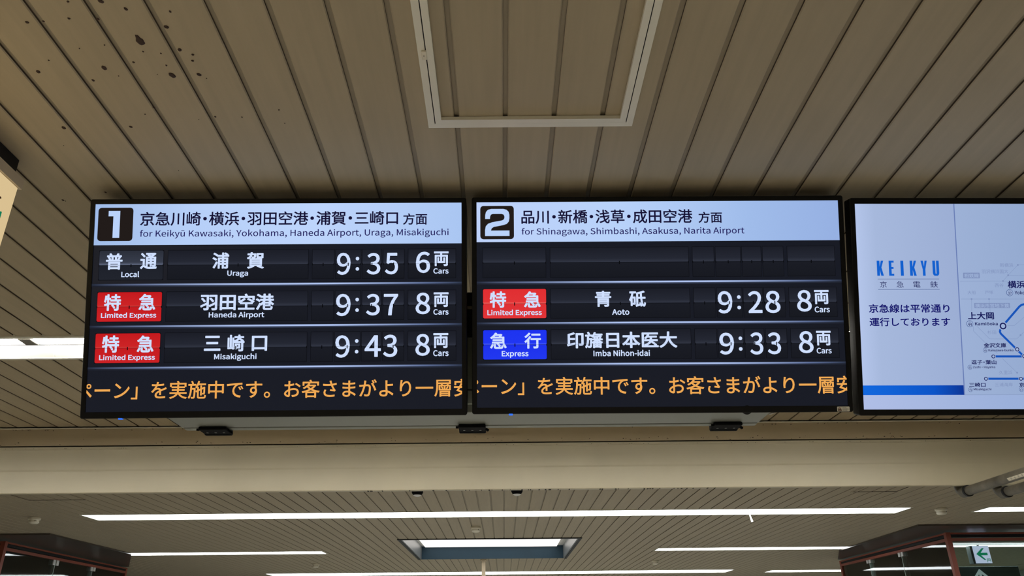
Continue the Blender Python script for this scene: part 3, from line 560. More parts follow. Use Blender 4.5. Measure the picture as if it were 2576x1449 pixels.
# ---------------------------------------------------------------- lettering
# outlines of the humanist Latin letters and digits: character, advance, then closed loops (1000 units to the em)
LATIN_DATA = ''',389|105,-266 190,-217 255,-150 295,-68 310,27 302,90 281,137 247,166 202,176 165,170 134,153 113,124 105,87 113,49 133,21 163,3 199,-3 214,-1 204,-61 176,-113 133,-157 74,-190
-486|64,343 423,343 423,441 64,441
0777|389,-18 521,15 622,115 686,282 709,517 686,749 622,914 521,1012 389,1045 257,1012 156,914 92,749 70,517 92,282 156,115 257,15|389,85 310,110 248,188 208,322 193,517 208,710 248,843 310,919 389,944 469,919 531,843 571,710 585,517 571,322 531,188 469,110
1777|123,0 686,0 686,106 480,106 480,1027 382,1027 338,1004 289,984 233,968 169,954 169,873 353,873 353,106 123,106
2777|62,0 707,0 707,111 423,111 382,110 339,107 296,104 255,101 420,269 547,431 629,588 658,744 637,868 577,963 483,1023 359,1045 268,1034 189,1004 120,957 56,895 130,822 176,870 227,907 282,932 343,941 426,926 485,884 521,819 532,738 504,600 418,446 271,273 62,76
3777|368,-18 497,2 602,59 673,151 699,275 682,371 636,447 567,502 482,535 482,542 556,579 614,633 651,703 664,789 641,897 579,978 484,1028 364,1045 281,1036 206,1010 139,972 78,923 147,842 194,882 245,914 300,934 360,941 433,930 487,897 522,845 534,779 519,701 471,639 384,598 249,583 249,485 400,470 498,428 552,363 569,279 553,199 511,139 445,101 360,88 280,98 212,124 155,162 106,206 41,123 98,70 170,25 259,-7
4777|476,0 597,0 597,283 734,283 734,385 597,385 597,1027 455,1027 28,367 28,283 476,283|476,385 161,385 395,735 417,773 438,811 458,849 478,887 483,887 481,843 479,793 477,743 476,700
5777|367,-18 492,5 600,74 675,184 703,333 679,480 612,582 513,642 394,661 350,658 311,650 274,637 239,620 266,917 653,917 653,1027 154,1027 120,548 189,504 231,530 271,549 313,561 360,564 448,549 515,503 558,429 573,331 556,229 509,153 440,105 354,88 273,98 205,123 149,159 102,202 38,118 96,67 168,24 257,-7
6777|422,-18 535,6 629,74 693,179 717,315 697,456 639,557 549,617 431,637 370,629 309,605 251,566 199,514 223,715 280,846 363,918 464,940 509,934 553,918 593,894 626,861 699,940 652,982 597,1015 532,1037 458,1045 315,1015 194,918 110,746 78,490 104,268 176,109 285,14|202,412 254,472 308,513 361,535 410,542 492,526 550,481 584,409 595,315 582,220 545,146 490,99 422,83 335,104 269,167 224,271
7777|277,0 410,0 431,275 477,510 565,728 711,950 711,1027 69,1027 69,917 567,917 439,711 353,500 302,268
8777|392,-18 523,2 624,58 690,143 713,246 699,341 660,415 605,473 541,517 541,524 587,567 631,625 664,694 676,772 657,881 601,966 513,1022 395,1042 284,1023 194,970 135,888 113,782 125,706 155,642 199,588 252,545 252,539 183,493 123,430 81,350 64,255 89,145 157,59 261,2|462,557 374,595 300,642 249,702 230,782 242,849 276,901 328,935 394,947 467,933 521,894 555,836 567,765 560,709 540,656 508,605|394,77 308,91 239,131 194,190 178,266 188,336 218,399 262,454 319,499 423,455 510,405 569,340 591,251 577,180 537,126 475,90
9777|329,-18 468,13 587,114 670,292 702,557 675,771 603,923 493,1015 356,1045 242,1021 149,953 85,848 62,711 82,572 139,471 228,410 345,389 409,398 471,423 530,463 581,514 556,313 499,182 419,110 325,88 276,94 230,109 188,134 151,167 81,87 128,45 185,12 251,-10|580,622 527,559 473,516 418,492 366,485 285,501 228,547 194,618 182,711 195,808 232,881 288,929 357,945 445,925 512,863 557,762
:389|195,546 230,553 260,573 280,604 287,644 280,684 260,715 230,735 195,742 158,735 129,715 109,684 102,644 109,604 129,573 158,553|195,-18 230,-11 260,9 280,39 287,78 280,119 260,150 230,169 195,176 158,169 129,150 109,119 102,78 109,39 129,9 158,-11
A852|6,0 136,0 235,314 611,314 709,0 846,0 497,1027 353,1027|268,416 318,574 345,661 371,746 396,833 420,922 426,922 451,833 476,747 502,661 529,574 578,416
C894|528,-18 622,-8 705,20 778,66 843,129 772,211 721,163 665,126 603,103 534,95 401,125 300,209 237,342 214,517 238,690 304,820 406,903 538,931 600,924 655,905 704,874 748,835 818,919 767,966 702,1006 625,1034 536,1045 355,1008 211,903 116,736 81,513 115,289 209,122 350,18
D964|141,0 403,0 609,35 758,137 850,299 881,517 850,735 758,895 606,993 398,1027 141,1027|270,106 270,922 387,922 545,895 658,817 726,690 748,517 726,343 658,214 545,134 387,106
E825|141,0 748,0 748,111 270,111 270,485 660,485 660,595 270,595 270,917 732,917 732,1027 141,1027
G965|545,-18 643,-9 730,16 803,53 861,101 861,532 524,532 524,424 742,424 742,155 707,130 662,111 611,99 557,95 411,125 303,209 237,342 214,517 239,690 307,820 415,903 556,931 626,924 686,903 735,872 777,835 847,919 796,964 731,1005 650,1034 552,1045 364,1008 215,903 117,736 81,513 116,289 212,122 358,18
H1020|141,0 270,0 270,485 749,485 749,0 880,0 880,1027 749,1027 749,597 270,597 270,1027 141,1027
I410|141,0 270,0 270,1027 141,1027
K905|141,0 270,0 270,325 447,535 755,0 899,0 528,637 850,1027 703,1027 273,511 270,511 270,1027 141,1027
L761|141,0 720,0 720,111 270,111 270,1027 141,1027
M1137|141,0 258,0 258,569 256,641 252,719 247,798 241,871 246,871 329,637 524,104 611,104 804,637 887,871 892,871 887,798 881,719 877,641 875,569 875,0 996,0 996,1027 840,1027 644,478 627,425 610,371 592,317 573,263 567,263 549,317 531,371 512,425 493,478 297,1027 141,1027
N1013|141,0 263,0 263,539 262,620 258,701 253,781 248,860 254,860 364,648 738,0 871,0 871,1027 748,1027 748,493 750,412 754,329 760,247 766,168 759,168 648,380 273,1027 141,1027
O1039|520,-18 697,19 835,126 926,294 958,517 926,738 835,904 697,1009 520,1045 342,1009 204,904 113,738 81,517 113,294 204,126 342,19|520,95 394,125 298,210 236,343 214,517 236,690 298,820 394,903 520,931 645,903 742,820 803,690 825,517 803,343 742,210 645,125
R889|270,539 270,922 443,922 549,912 628,881 676,825 692,739 676,651 628,589 549,552 443,539|704,0 850,0 590,450 684,486 757,547 804,631 821,739 794,874 720,963 606,1012 462,1027 141,1027 141,0 270,0 270,436 455,436
S835|426,-18 571,4 680,67 750,159 775,273 758,373 713,448 646,504 563,548 417,611 357,638 302,672 262,718 246,783 260,845 299,891 359,921 438,931 506,925 567,906 623,876 672,836 739,919 679,970 608,1010 527,1036 438,1045 309,1025 207,968 139,882 115,773 134,674 183,600 251,547 324,510 471,445 539,413 593,377 630,329 643,262 628,194 586,141 518,107 427,95 348,104 273,130 204,170 144,223 67,133 140,70 225,23 321,-8
U1010|506,-18 651,4 768,79 846,215 874,423 874,1027 749,1027 749,420 730,265 678,165 601,111 506,95 411,111 335,165 285,265 266,420 266,1027 137,1027 137,423 165,215 243,79 359,4
V805|329,0 479,0 805,1027 674,1027 508,471 484,384 460,301 436,218 409,132 403,132 377,218 353,301 329,384 304,471 137,1027 1,1027
Y744|307,0 436,0 436,398 745,1027 611,1027 479,737 454,680 429,624 402,568 375,511 370,511 343,568 318,624 294,680 269,737 136,1027 -1,1027 307,398
Z845|70,0 779,0 779,111 230,111 772,950 772,1027 119,1027 119,917 612,917 70,78
a789|304,-18 373,-10 438,14 499,49 556,91 560,91 571,0 676,0 676,468 662,596 615,695 533,758 413,780 324,771 244,747 173,715 115,681 164,592 213,622 268,648 328,667 392,674 469,657 517,614 542,553 549,482 340,445 195,388 110,307 83,197 99,106 145,38 216,-4|340,85 287,92 245,113 216,150 206,206 223,273 281,327 387,368 549,396 549,185 495,142 444,110 393,92
b866|464,-18 588,9 694,89 767,218 794,392 774,552 716,674 622,753 492,780 428,772 366,749 307,715 252,674 258,810 258,1115 129,1115 129,0 231,0 242,78 248,78 300,38 354,8 410,-12|443,90 402,94 356,107 307,131 258,168 258,569 310,613 362,646 411,666 459,672 552,652 615,595 650,506 661,391 645,265 599,170 530,110
c714|429,-18 496,-12 560,7 620,37 675,77 619,164 581,134 538,110 491,94 440,88 344,109 270,168 222,260 204,380 222,499 272,592 348,651 444,672 486,667 525,654 562,633 595,606 660,690 617,725 566,753 507,773 438,780 299,753 182,675 102,549 73,380 100,211 175,86 288,8
d868|388,-18 454,-10 516,14 571,48 619,90 623,90 634,0 739,0 739,1115 611,1115 611,822 618,692 568,729 519,756 465,774 403,780 279,752 174,672 101,546 74,380 96,210 160,86 259,8|416,90 327,109 261,166 220,258 206,381 223,500 270,592 340,651 426,672 472,668 518,654 564,629 611,592 611,193 563,148 516,115 467,96
e776|437,-18 510,-12 575,4 634,28 686,59 641,144 598,119 553,100 504,88 451,84 352,103 274,156 222,240 199,350 711,350 714,366 715,383 717,403 717,423 697,570 638,683 543,755 413,780 287,752 178,673 102,547 73,380 101,212 179,87 294,9|197,441 223,542 272,616 338,662 416,678 496,663 555,617 592,543 605,441
f455|46,657 150,657 150,0 277,0 277,657 438,657 438,761 277,761 277,881 284,946 304,993 338,1021 385,1031 406,1029 427,1026 449,1019 471,1010 499,1109 471,1119 440,1126 406,1131 371,1133 273,1116 204,1065 163,987 150,882 150,761 46,754
g790|385,-350 545,-329 666,-272 743,-188 770,-87 754,-5 704,51 621,83 506,94 356,94 292,100 251,117 229,143 223,176 226,205 237,229 252,249 272,268 298,256 327,248 356,243 384,241 493,259 582,312 641,396 662,506 658,553 645,596 626,632 601,662 756,662 756,761 492,761 470,768 444,775 415,779 384,780 275,761 184,707 122,621 99,508 108,444 130,387 162,340 199,304 199,298 169,273 142,241 122,202 115,157 120,115 134,81 156,53 183,32 183,25 136,-11 101,-53 79,-98 71,-147 94,-234 159,-297 258,-337|384,328 322,340 271,377 236,433 223,508 235,583 270,639 321,674 384,686 448,674 499,639 534,583 546,508 533,433 498,377 446,340|403,-262 311,-253 241,-226 198,-184 183,-129 188,-96 202,-63 225,-31 261,0 286,-5 312,-9 336,-11 359,-11 490,-11 557,-16 605,-33 634,-63 644,-108 627,-165 579,-214 503,-249
h850|129,0 258,0 258,552 311,602 360,639 410,661 465,668 530,656 575,620 601,557 609,465 609,0 737,0 737,482 723,610 680,703 608,761 504,780 431,770 366,743 306,702 252,653 258,810 258,1115 129,1115
i385|129,0 258,0 258,761 129,761|193,917 228,923 255,941 272,968 279,1003 272,1036 255,1062 228,1079 193,1085 159,1079 132,1062 115,1036 109,1003 115,968 132,941 159,923
k773|129,0 255,0 255,200 398,367 620,0 759,0 472,454 725,761 583,761 261,360 255,360 255,1115 129,1115
l398|263,-18 287,-17 307,-15 323,-11 338,-7 319,91 310,89 303,89 298,88 293,88 279,91 268,101 260,118 258,143 258,1115 129,1115 129,151 136,79 160,26 202,-7
m1297|129,0 258,0 258,552 308,603 357,639 404,661 448,668 511,656 555,620 581,557 590,465 590,0 717,0 717,552 769,603 818,639 864,661 909,668 972,656 1016,620 1042,557 1050,465 1050,0 1178,0 1178,482 1164,610 1121,703 1050,761 948,780 880,769 817,739 756,693 696,634 667,695 624,741 564,770 486,780 420,770 359,742 302,701 249,650 246,650 234,761 129,761
n854|129,0 258,0 258,552 311,602 360,639 410,661 465,668 530,656 575,620 601,557 609,465 609,0 737,0 737,482 723,610 680,703 608,761 504,780 431,770 365,742 305,701 249,650 246,650 234,761 129,761
o849|424,-18 558,8 670,86 747,211 776,380 747,549 670,675 558,753 424,780 291,753 179,675 102,549 73,380 102,211 179,86 291,8|424,88 334,109 265,168 220,260 204,380 220,499 265,592 334,651 424,672 514,651 584,592 630,499 646,380 630,260 584,168 514,109
p868|129,-321 258,-321 258,-63 254,70 306,32 359,4 411,-12 464,-18 588,9 694,89 767,218 794,392 774,552 716,674 622,753 492,780 426,771 363,748 304,713 249,672 246,672 234,761 129,761|443,90 402,94 356,107 308,131 258,168 258,569 311,613 362,646 412,666 459,672 552,652 615,595 650,506 661,391 645,265 599,170 530,110
r543|129,0 258,0 258,489 300,571 348,625 399,656 448,665 470,664 488,662 505,658 522,653 546,763 528,771 509,776 489,779 465,780 403,769 346,737 294,687 249,622 246,622 234,761 129,761
s655|328,-18 446,0 533,48 586,120 604,207 583,298 530,361 455,405 373,438 311,462 259,489 222,524 209,570 217,613 243,648 287,672 350,681 398,675 442,661 483,640 522,613 584,693 536,727 480,755 417,773 349,780 238,763 155,717 104,649 87,564 106,481 158,420 229,377 308,345 371,320 426,290 466,251 482,200 473,154 445,116 398,91 332,81 268,88 210,106 157,135 106,172 45,87 104,45 173,12 248,-10
t528|367,-18 403,-16 439,-9 475,0 508,10 483,106 463,98 441,92 418,87 396,85 341,95 304,124 285,169 279,231 279,657 486,657 486,761 279,761 279,975 172,975 158,761 38,754 38,657 151,657 151,235 162,131 199,51 265,0
u850|352,-18 424,-8 489,19 548,63 602,119 606,119 616,0 723,0 723,761 595,761 595,221 543,163 494,123 444,100 389,92 324,104 280,140 255,203 246,294 246,761 118,761 118,279 132,150 174,57 247,1
w1123|249,0 398,0 506,408 520,462 533,517 545,572 557,629 564,629 577,572 590,518 602,464 616,410 725,0 881,0 1087,761 964,761 853,321 841,267 829,214 818,162 807,109 800,109 786,162 773,214 760,267 746,321 627,761 503,761 384,321 370,267 357,214 345,162 333,109 326,109 315,162 304,214 293,267 282,321 168,761 38,761
x697|21,0 155,0 258,178 277,212 296,247 315,281 335,314 342,314 364,281 385,247 405,212 424,178 536,0 676,0 426,384 657,761 524,761 430,594 413,562 396,530 379,499 363,466 356,466 337,499 318,530 299,562 282,594 179,761 41,761 272,396
y730|141,-328 242,-307 320,-252 380,-168 426,-64 711,761 587,761 450,339 434,286 419,232 403,177 388,123 381,123 361,178 342,233 323,287 305,339 151,761 18,761 324,-1 307,-59 278,-124 241,-176 194,-210 136,-223 120,-222 104,-218 90,-214 77,-210 52,-312 71,-319 92,-324 116,-327
z665|49,0 625,0 625,104 210,104 612,692 612,761 92,761 92,657 450,657 49,69
·1401|700,681 642,669 595,637 563,590 552,532 563,474 595,427 642,395 700,384 758,395 805,427 837,474 849,532 837,590 805,637 758,669
ō849|424,-18 558,8 670,86 747,211 776,380 747,549 670,675 558,753 424,780 291,753 179,675 102,549 73,380 102,211 179,86 291,8|424,88 334,109 265,168 220,260 204,380 220,499 265,592 334,651 424,672 514,651 584,592 630,499 646,380 630,260 584,168 514,109|218,940 632,940 632,1031 218,1031
ū850|352,-18 424,-8 489,19 548,63 602,119 606,119 616,0 723,0 723,761 595,761 595,221 543,163 494,123 444,100 389,92 324,104 280,140 255,203 246,294 246,761 118,761 118,279 132,150 174,57 247,1|217,940 632,940 632,1031 217,1031
 314'''
LATIN = {}
for row in LATIN_DATA.split('\n'):
    parts = row[1:].split('|')
    LATIN[row[0]] = (int(parts[0]) / 1000, [[tuple(int(q) / 1000 for q in p.split(',')) for p in lp.split()] for lp in parts[1:]])
def fill_of(cu):
    ob = bpy.data.objects.new('lettering', cu); C.objects.link(ob)
    bpy.context.view_layer.update()
    ev = ob.evaluated_get(bpy.context.evaluated_depsgraph_get()); me = ev.to_mesh()
    r = ([(v.co.x, v.co.y) for v in me.vertices], [tuple(p.vertices) for p in me.polygons])
    ev.to_mesh_clear(); bpy.data.objects.remove(ob); bpy.data.curves.remove(cu)
    return r
GL = {}
def glyph(tx, off):
    """Filled outline of a text; off thickens the strokes by that share of the letter height."""
    if (tx, off) in GL: return GL[tx, off]
    if (tx, 0) not in GL:
        if all(c in LATIN for c in tx):
            cu = bpy.data.curves.new('lettering', 'CURVE'); cu.dimensions = '2D'; cu.fill_mode = 'FRONT'
            x = 0.0
            for c in tx:
                adv, loops = LATIN[c]
                for lp in loops:
                    sp = cu.splines.new('POLY'); sp.points.add(len(lp) - 1); sp.use_cyclic_u = True
                    for q, (px, py) in zip(sp.points, lp): q.co = (px + x, py, 0, 1)
                x += adv
        else:
            cu = bpy.data.curves.new('lettering', 'FONT'); cu.body = tx; cu.size = 1.0; cu.resolution_u = 4; cu.fill_mode = 'FRONT'
        GL[tx, 0] = fill_of(cu)
    if off:
        vs, fs = GL[tx, 0]; V, F = [], []
        for k in range(14):
            dx, dy = off * math.cos(k * math.pi / 7), off * math.sin(k * math.pi / 7); n = len(V)
            V += [(x + dx, y + dy) for x, y in vs]; F += [tuple(i + n for i in f) for f in fs]
        GL[tx, off] = (V, F)
    return GL[tx, off]
def ink(vs):
    xs = [v[0] for v in vs]; ys = [v[1] for v in vs]
    return min(xs), max(xs), min(ys), max(ys)
def line_of(text, off, half='・'):       # CJK cells laid one em apart, the middle dot in half a cell
    vs, fs, x = [], [], 0.0
    for ch in text:
        v, f = glyph(ch, off); n = len(vs); sh = x - (0.25 if ch in half else 0.0)
        vs += [(a + sh, b_) for a, b_ in v]; fs += [tuple(i + n for i in q) for q in f]
        x += 0.5 if ch in half else 1.0
    return vs, fs
FAR = 1.008
class Board:
    """A flat panel display: u to the right, v up, w out of the screen."""
    def __init__(s, name, c, tilt, yaw, spin, wide, high, label, cat, bez):
        u = Vector((1, 0, 0)); v = Vector((0, -math.sin(tilt), math.cos(tilt))); n = u.cross(v)
        R = Matrix.Rotation(yaw, 3, 'Z') @ Matrix.Rotation(spin, 3, n)
        s.u, s.v = R @ u, R @ v; s.n = s.u.cross(s.v); s.c = EYE + Vector(c) * FAR; wide *= FAR; high *= FAR
        M = Matrix(((s.u.x, s.v.x, s.n.x, s.c.x), (s.u.y, s.v.y, s.n.y, s.c.y), (s.u.z, s.v.z, s.n.z, s.c.z), (0, 0, 0, 1)))
        s.t = thing(name, label, cat, matrix=M); s.W, s.H = wide, high
        bl, bt, bb, thick = bez
        a, b_ = wide / 2, high / 2
        def rr(x0, x1, y0, y1, r, n=5):
            return [(cx_ + r * math.cos(t0 + k / n * math.pi / 2), cy_ + r * math.sin(t0 + k / n * math.pi / 2)) for cx_, cy_, t0 in
                    ((x1 - r, y1 - r, 0), (x0 + r, y1 - r, math.pi / 2), (x0 + r, y0 + r, math.pi), (x1 - r, y0 + r, 1.5 * math.pi)) for k in range(n + 1)]
        s.rr = rr
        out = rr(-a - bl, a + bl, -b_ - bb, b_ + bt, 0.006); n = len(out)
        inn = [(max(-a, min(a, x)), max(-b_, min(b_, y))) for x, y in out]
        mid = [(x * (1 - 0.0016 / a), y * (1 - 0.0016 / b_)) for x, y in out]
        bm = bmesh.new(); lay = []
        for loop, w in ((out, -0.012), (out, 0.0015), (mid, 0.003), (inn, 0.003), (inn, -0.0005)):
            lay.append([bm.verts.new((x, y, w)) for x, y in loop])
        for A_, B_ in zip(lay, lay[1:]):
            for k in range(n):
                try: bm.faces.new((A_[k], A_[(k + 1) % n], B_[(k + 1) % n], B_[k]))
                except ValueError: pass
        bmesh.ops.remove_doubles(bm, verts=bm.verts[:], dist=1e-6); bmesh.ops.recalc_face_normals(bm, faces=bm.faces[:])
        me = bpy.data.meshes.new('bezel'); bm.to_mesh(me); bm.free(); me.materials.append(M_black)
        o = bpy.data.objects.new('bezel', me); C.objects.link(o); o.parent = s.t
        # rear housing, narrower towards the back
        mb = MB(); l0 = [(x, y, -0.0115) for x, y in out]; l1 = [(x * 0.999, y * 0.998, -thick) for x, y in out]; l2 = [(x * 0.93, min(y * 0.90, y) if y < 0 else y * 0.94, -thick - 0.012) for x, y in out]
        mb.add(l0 + l1 + l2, [tuple(range(n - 1, -1, -1)), tuple(range(2 * n, 3 * n))] + [(j * n + k, j * n + (k + 1) % n, (j + 1) * n + (k + 1) % n, (j + 1) * n + k) for j in (0, 1) for k in range(n)])
        mb.build('rear_housing', M_black, s.t)
        s.screen = MB().box(-a, a, -b_, b_, -0.010, 0.0).build('screen', M_screen, s.t)
    def at(s, x, y):                    # picture point -> (u, v) on the screen
        r = ray(x, y); k = (s.c - EYE).dot(s.n) / r.dot(s.n); p = EYE + r * k - s.c
        return p.dot(s.u), p.dot(s.v)
    def area(s, b_):                    # picture box -> local box, read along its middle lines
        x0, y0, x1, y1 = b_; xm, ym = (x0 + x1) / 2, (y0 + y1) / 2
        return s.at(x0, ym)[0], s.at(x1, ym)[0], s.at(xm, y1)[1], s.at(xm, y0)[1]
    def clip(s, o):
        bm = bmesh.new(); bm.from_mesh(o.data)
        for co, no in (((-s.W / 2, 0, 0), (-1, 0, 0)), ((s.W / 2, 0, 0), (1, 0, 0))):
            bmesh.ops.bisect_plane(bm, geom=bm.verts[:] + bm.edges[:] + bm.faces[:], plane_co=co, plane_no=no, clear_outer=True)
        bm.to_mesh(o.data); bm.free(); return o
    def put(s, mb, vs, fs, box, w, mi=0):
        i0, i1, j0, j1 = ink(vs); u0, u1, v0, v1 = box
        mb.add([(u0 + (x - i0) / (i1 - i0) * (u1 - u0), v0 + (y - j0) / (j1 - j0) * (v1 - v0), w) for x, y in vs], fs, mi)
    def each(s, name, items, mat, w=0.0010):
        for it in items: s.text(name, [it], mat, w)
    def text(s, name, items, mat, w=0.0010, parent=None, clip=False):   # items: (text, picture box, boldness, cells?)
        mb = MB()
        for tx, bx, off, cells in items:
            vs, fs = line_of(tx, off) if cells else glyph(tx, off)
            s.put(mb, vs, fs, s.area(bx), w)
        o = mb.build(name, mat, parent or s.screen)
        return s.clip(o) if clip else o
    def rect(s, name, box, mat, w, r=0.0, parent=None, split=False):
        x0, x1, y0, y1 = box
        pts = s.rr(x0, x1, y0, y1, r, 4) if r else [(x0, y0), (x1, y0), (x1, y1), (x0, y1)]
        return MB().poly([(x, y, w) for x, y in pts]).build(name, mat, parent or s.screen)

M_ink = glow('screen_ink_navy', (22, 18, 52)); M_ink2 = glow('screen_ink_violet', (34, 28, 92)); M_blk = glow('screen_black_tile', (34, 28, 26))
M_hwhite = glow('screen_number_white', (186, 210, 250)); M_txt = glow('screen_white_text', (208, 224, 255)); M_ora = glow('screen_orange_text', (238, 168, 84))
M_slit = glow('screen_flap_slit', (10, 11, 14)); M_edge = glow('screen_flap_edge', (15, 16, 21))
M_flap = glow_ramp('screen_flap_dark', 1, [(0, (24, 26, 33)), (0.47, (27, 29, 37)), (0.5, (18, 20, 26)), (0.505, (50, 54, 67)), (0.62, (37, 40, 51)), (1, (28, 30, 39))])
M_flapg = glow_ramp('screen_flap_grey', 1, [(0, (34, 37, 46)), (0.47, (31, 34, 43)), (0.5, (27, 29, 37)), (0.505, (92, 100, 122)), (0.60, (56, 61, 75)), (1, (43, 47, 58))])
M_flapr = glow_ramp('screen_flap_red', 1, [(0, (205, 34, 38)), (0.49, (196, 28, 32)), (0.5, (140, 20, 24)), (0.51, (206, 60, 58)), (0.56, (204, 36, 38)), (1, (196, 26, 30))])
M_flapr2 = glow_ramp('screen_flap_bright_red', 1, [(0, (226, 52, 56)), (0.49, (222, 48, 52)), (0.5, (150, 26, 30)), (0.51, (240, 96, 92)), (0.56, (226, 52, 54)), (1, (224, 46, 50))])
M_flapb = glow_ramp('screen_flap_blue', 1, [(0, (34, 56, 240)), (0.49, (30, 50, 236)), (0.5, (18, 26, 130)), (0.51, (70, 92, 250)), (0.56, (32, 54, 242)), (1, (30, 52, 240))])
M_div = glow_ramp('screen_divider_line', 0, [(0, (36, 42, 58)), (0.15, (100, 114, 150)), (0.4, (172, 192, 236)), (0.65, (172, 192, 236)), (0.9, (92, 108, 148)), (1, (44, 52, 70))])
M_divs = glow_ramp('screen_divider_shade', 0, [(0, (30, 33, 44)), (0.5, (58, 66, 88)), (1, (32, 36, 48))])
M_head1 = glow_ramp('screen_header_one', 0, [(0, (160, 188, 232)), (0.25, (182, 207, 248)), (0.6, (190, 213, 252)), (1, (170, 198, 242))])  # dimmer ends: viewing-angle falloff put into the colour
M_head2 = glow_ramp('screen_header_two', 0, [(0, (190, 210, 250)), (0.4, (184, 210, 250)), (0.75, (160, 188, 234)), (1, (150, 176, 226))])  # right end dimmed in the colour, as seen at an angle
M_led = glow('blue_power_glow', (52, 118, 255), 1.0)

def departure(s, cx, cy0, cy1, heads, num, rows, tick, headmat, head_px):
    """cx, cy0, cy1 turn measurements from two enlargements into picture coordinates (upper and lower half)."""
    K = 2.576
    up_ = lambda b_: (cx + b_[0] / K, cy0 + b_[1] / K, cx + b_[2] / K, cy0 + b_[3] / K)
    lo_ = lambda b_: (cx + b_[0] / K, cy1 + b_[1] / K, cx + b_[2] / K, cy1 + b_[3] / K)
    a, h = s.W / 2, s.H / 2
    vhead = s.at(*head_px)[1]
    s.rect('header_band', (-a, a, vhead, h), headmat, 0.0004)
    tile = s.area(up_(num[0]))
    s.rect('number_tile', tile, M_blk, 0.0007, 0.009)
    nb = s.area(up_(num[1])); mb = MB()
    n_ = num[2]; i0, i1, j0, j1 = ink(n_)
    mb.poly([(nb[0] + (x - i0) / (i1 - i0) * (nb[1] - nb[0]), nb[2] + (y - j0) / (j1 - j0) * (nb[3] - nb[2]), 0.0010) for x, y in n_])
    bm = bmesh.new(); o = mb.build('platform_number', M_hwhite, s.screen); bm.from_mesh(o.data); bmesh.ops.triangulate(bm, faces=bm.faces[:]); bm.to_mesh(o.data); bm.free()
    s.text('heading_lettering', [(tx, up_(bx), 0.016, True) for tx, bx in heads[:2]], M_ink)
    s.text('english_heading_lettering', [(heads[2][0], up_(heads[2][1]), 0.010, False)], M_ink2)
    # tile grid, the same in every row
    for k, (ctr, parts, typemat) in enumerate(rows):
        cv = up_ if ctr[4] == 0 else lo_
        ty = s.area(cv(ctr[:4])); v0, v1 = ty[2], ty[3]
        cols = [(COLS[0], typemat or M_flap)] + [(c_, M_flap) for c_ in COLS[1:]]
        for (u0, u1), m in cols:
            r = 0.004 if (m is not M_flap) else 0.0
            s.rect('tile_edge', (u0 - 0.0012, u1 + 0.0012, v0 - 0.0012, v1 + 0.0012), M_edge, 0.0003)
            s.rect('flap_tile', (u0, u1, v0, v1), m, 0.0006, r)
            vm = (v0 + v1) / 2; mb = MB(); w = 0.0013
            mb.poly([(u0, vm - 0.0002, w), (u1, vm - 0.0002, w), (u1, vm + 0.0002, w), (u0, vm + 0.0002, w)])
            for uu, hw, hh in ((u0, 0.0010, 0.0035), (u1, 0.0010, 0.0035), ((u0 + u1) / 2, 0.0013, 0.0055)):
                mb.poly([(uu - hw, vm - hh, w), (uu + hw, vm - hh, w), (uu + hw, vm + hh * 0.6, w), (uu - hw, vm + hh * 0.6, w)])
            mb.build('flap_slit', M_slit, s.screen)
        if k < 3:
            dv = v0 - 0.0135
            s.rect('divider_shade', (-a, a, dv - 0.0060, dv + 0.0032), M_divs, 0.0004)
            s.rect('divider_line', (-a, a, dv - 0.0022, dv + 0.0022), M_div, 0.0006)
        for nm, items in parts:
            its = []
            for tx, bx in items:
                cjk = ord(tx[0]) > 0x3000
                its.append((tx, cv(bx), 0.026 if cjk else (0.036 if len(tx) > 1 else (0.0 if tx == ':' else 0.020)), cjk))
            s.text(nm, its, M_txt)
    # scrolling message
    msg, c0, pitch, cya, cyb, size = tick
    mb = MB()
    for k, ch in enumerate(msg):
        xc = c0 + pitch * (k - 5); yc = cya + (cyb - cya) * (xc - c0) / (14 * pitch)
        u, v = s.at(cx + xc / K, cy1 + yc / K); em = s.at(cx + (c0 + 2 * pitch) / K, cy1 + yc / K)[0] - s.at(cx + (c0 + pitch) / K, cy1 + yc / K)[0]
        if ch == ' ': continue
        vs, fs = glyph(ch, 0.012)
        mb.add([(u + (x - 0.5) * em, v + (y - 0.38) * em, 0.0010) for x, y in vs], fs)
    s.clip(mb.build('scrolling_message', M_ora, s.screen))

rad = math.radians
BZ = (0.0134, 0.0136, 0.0173, 0.085)
d1 = Board('departure_board', (-0.60548562, 1.89460359, 0.83003882), rad(18.67656563), rad(1.14481527), rad(0.34260116), 1.0, 0.5625,
           'left departure board for platform 1, listing trains at 9:35, 9:37 and 9:43', 'display', BZ)
d2 = Board('departure_board', (0.43497976, 1.91183876, 0.83559205), rad(19.25364602), rad(0.08916104), rad(-0.14696268), 1.0, 0.5625,
           'departure board for platform 2, in the middle, with an empty first row', 'display', BZ)
d1.t['group'] = d2.t['group'] = 'platform departure boards'
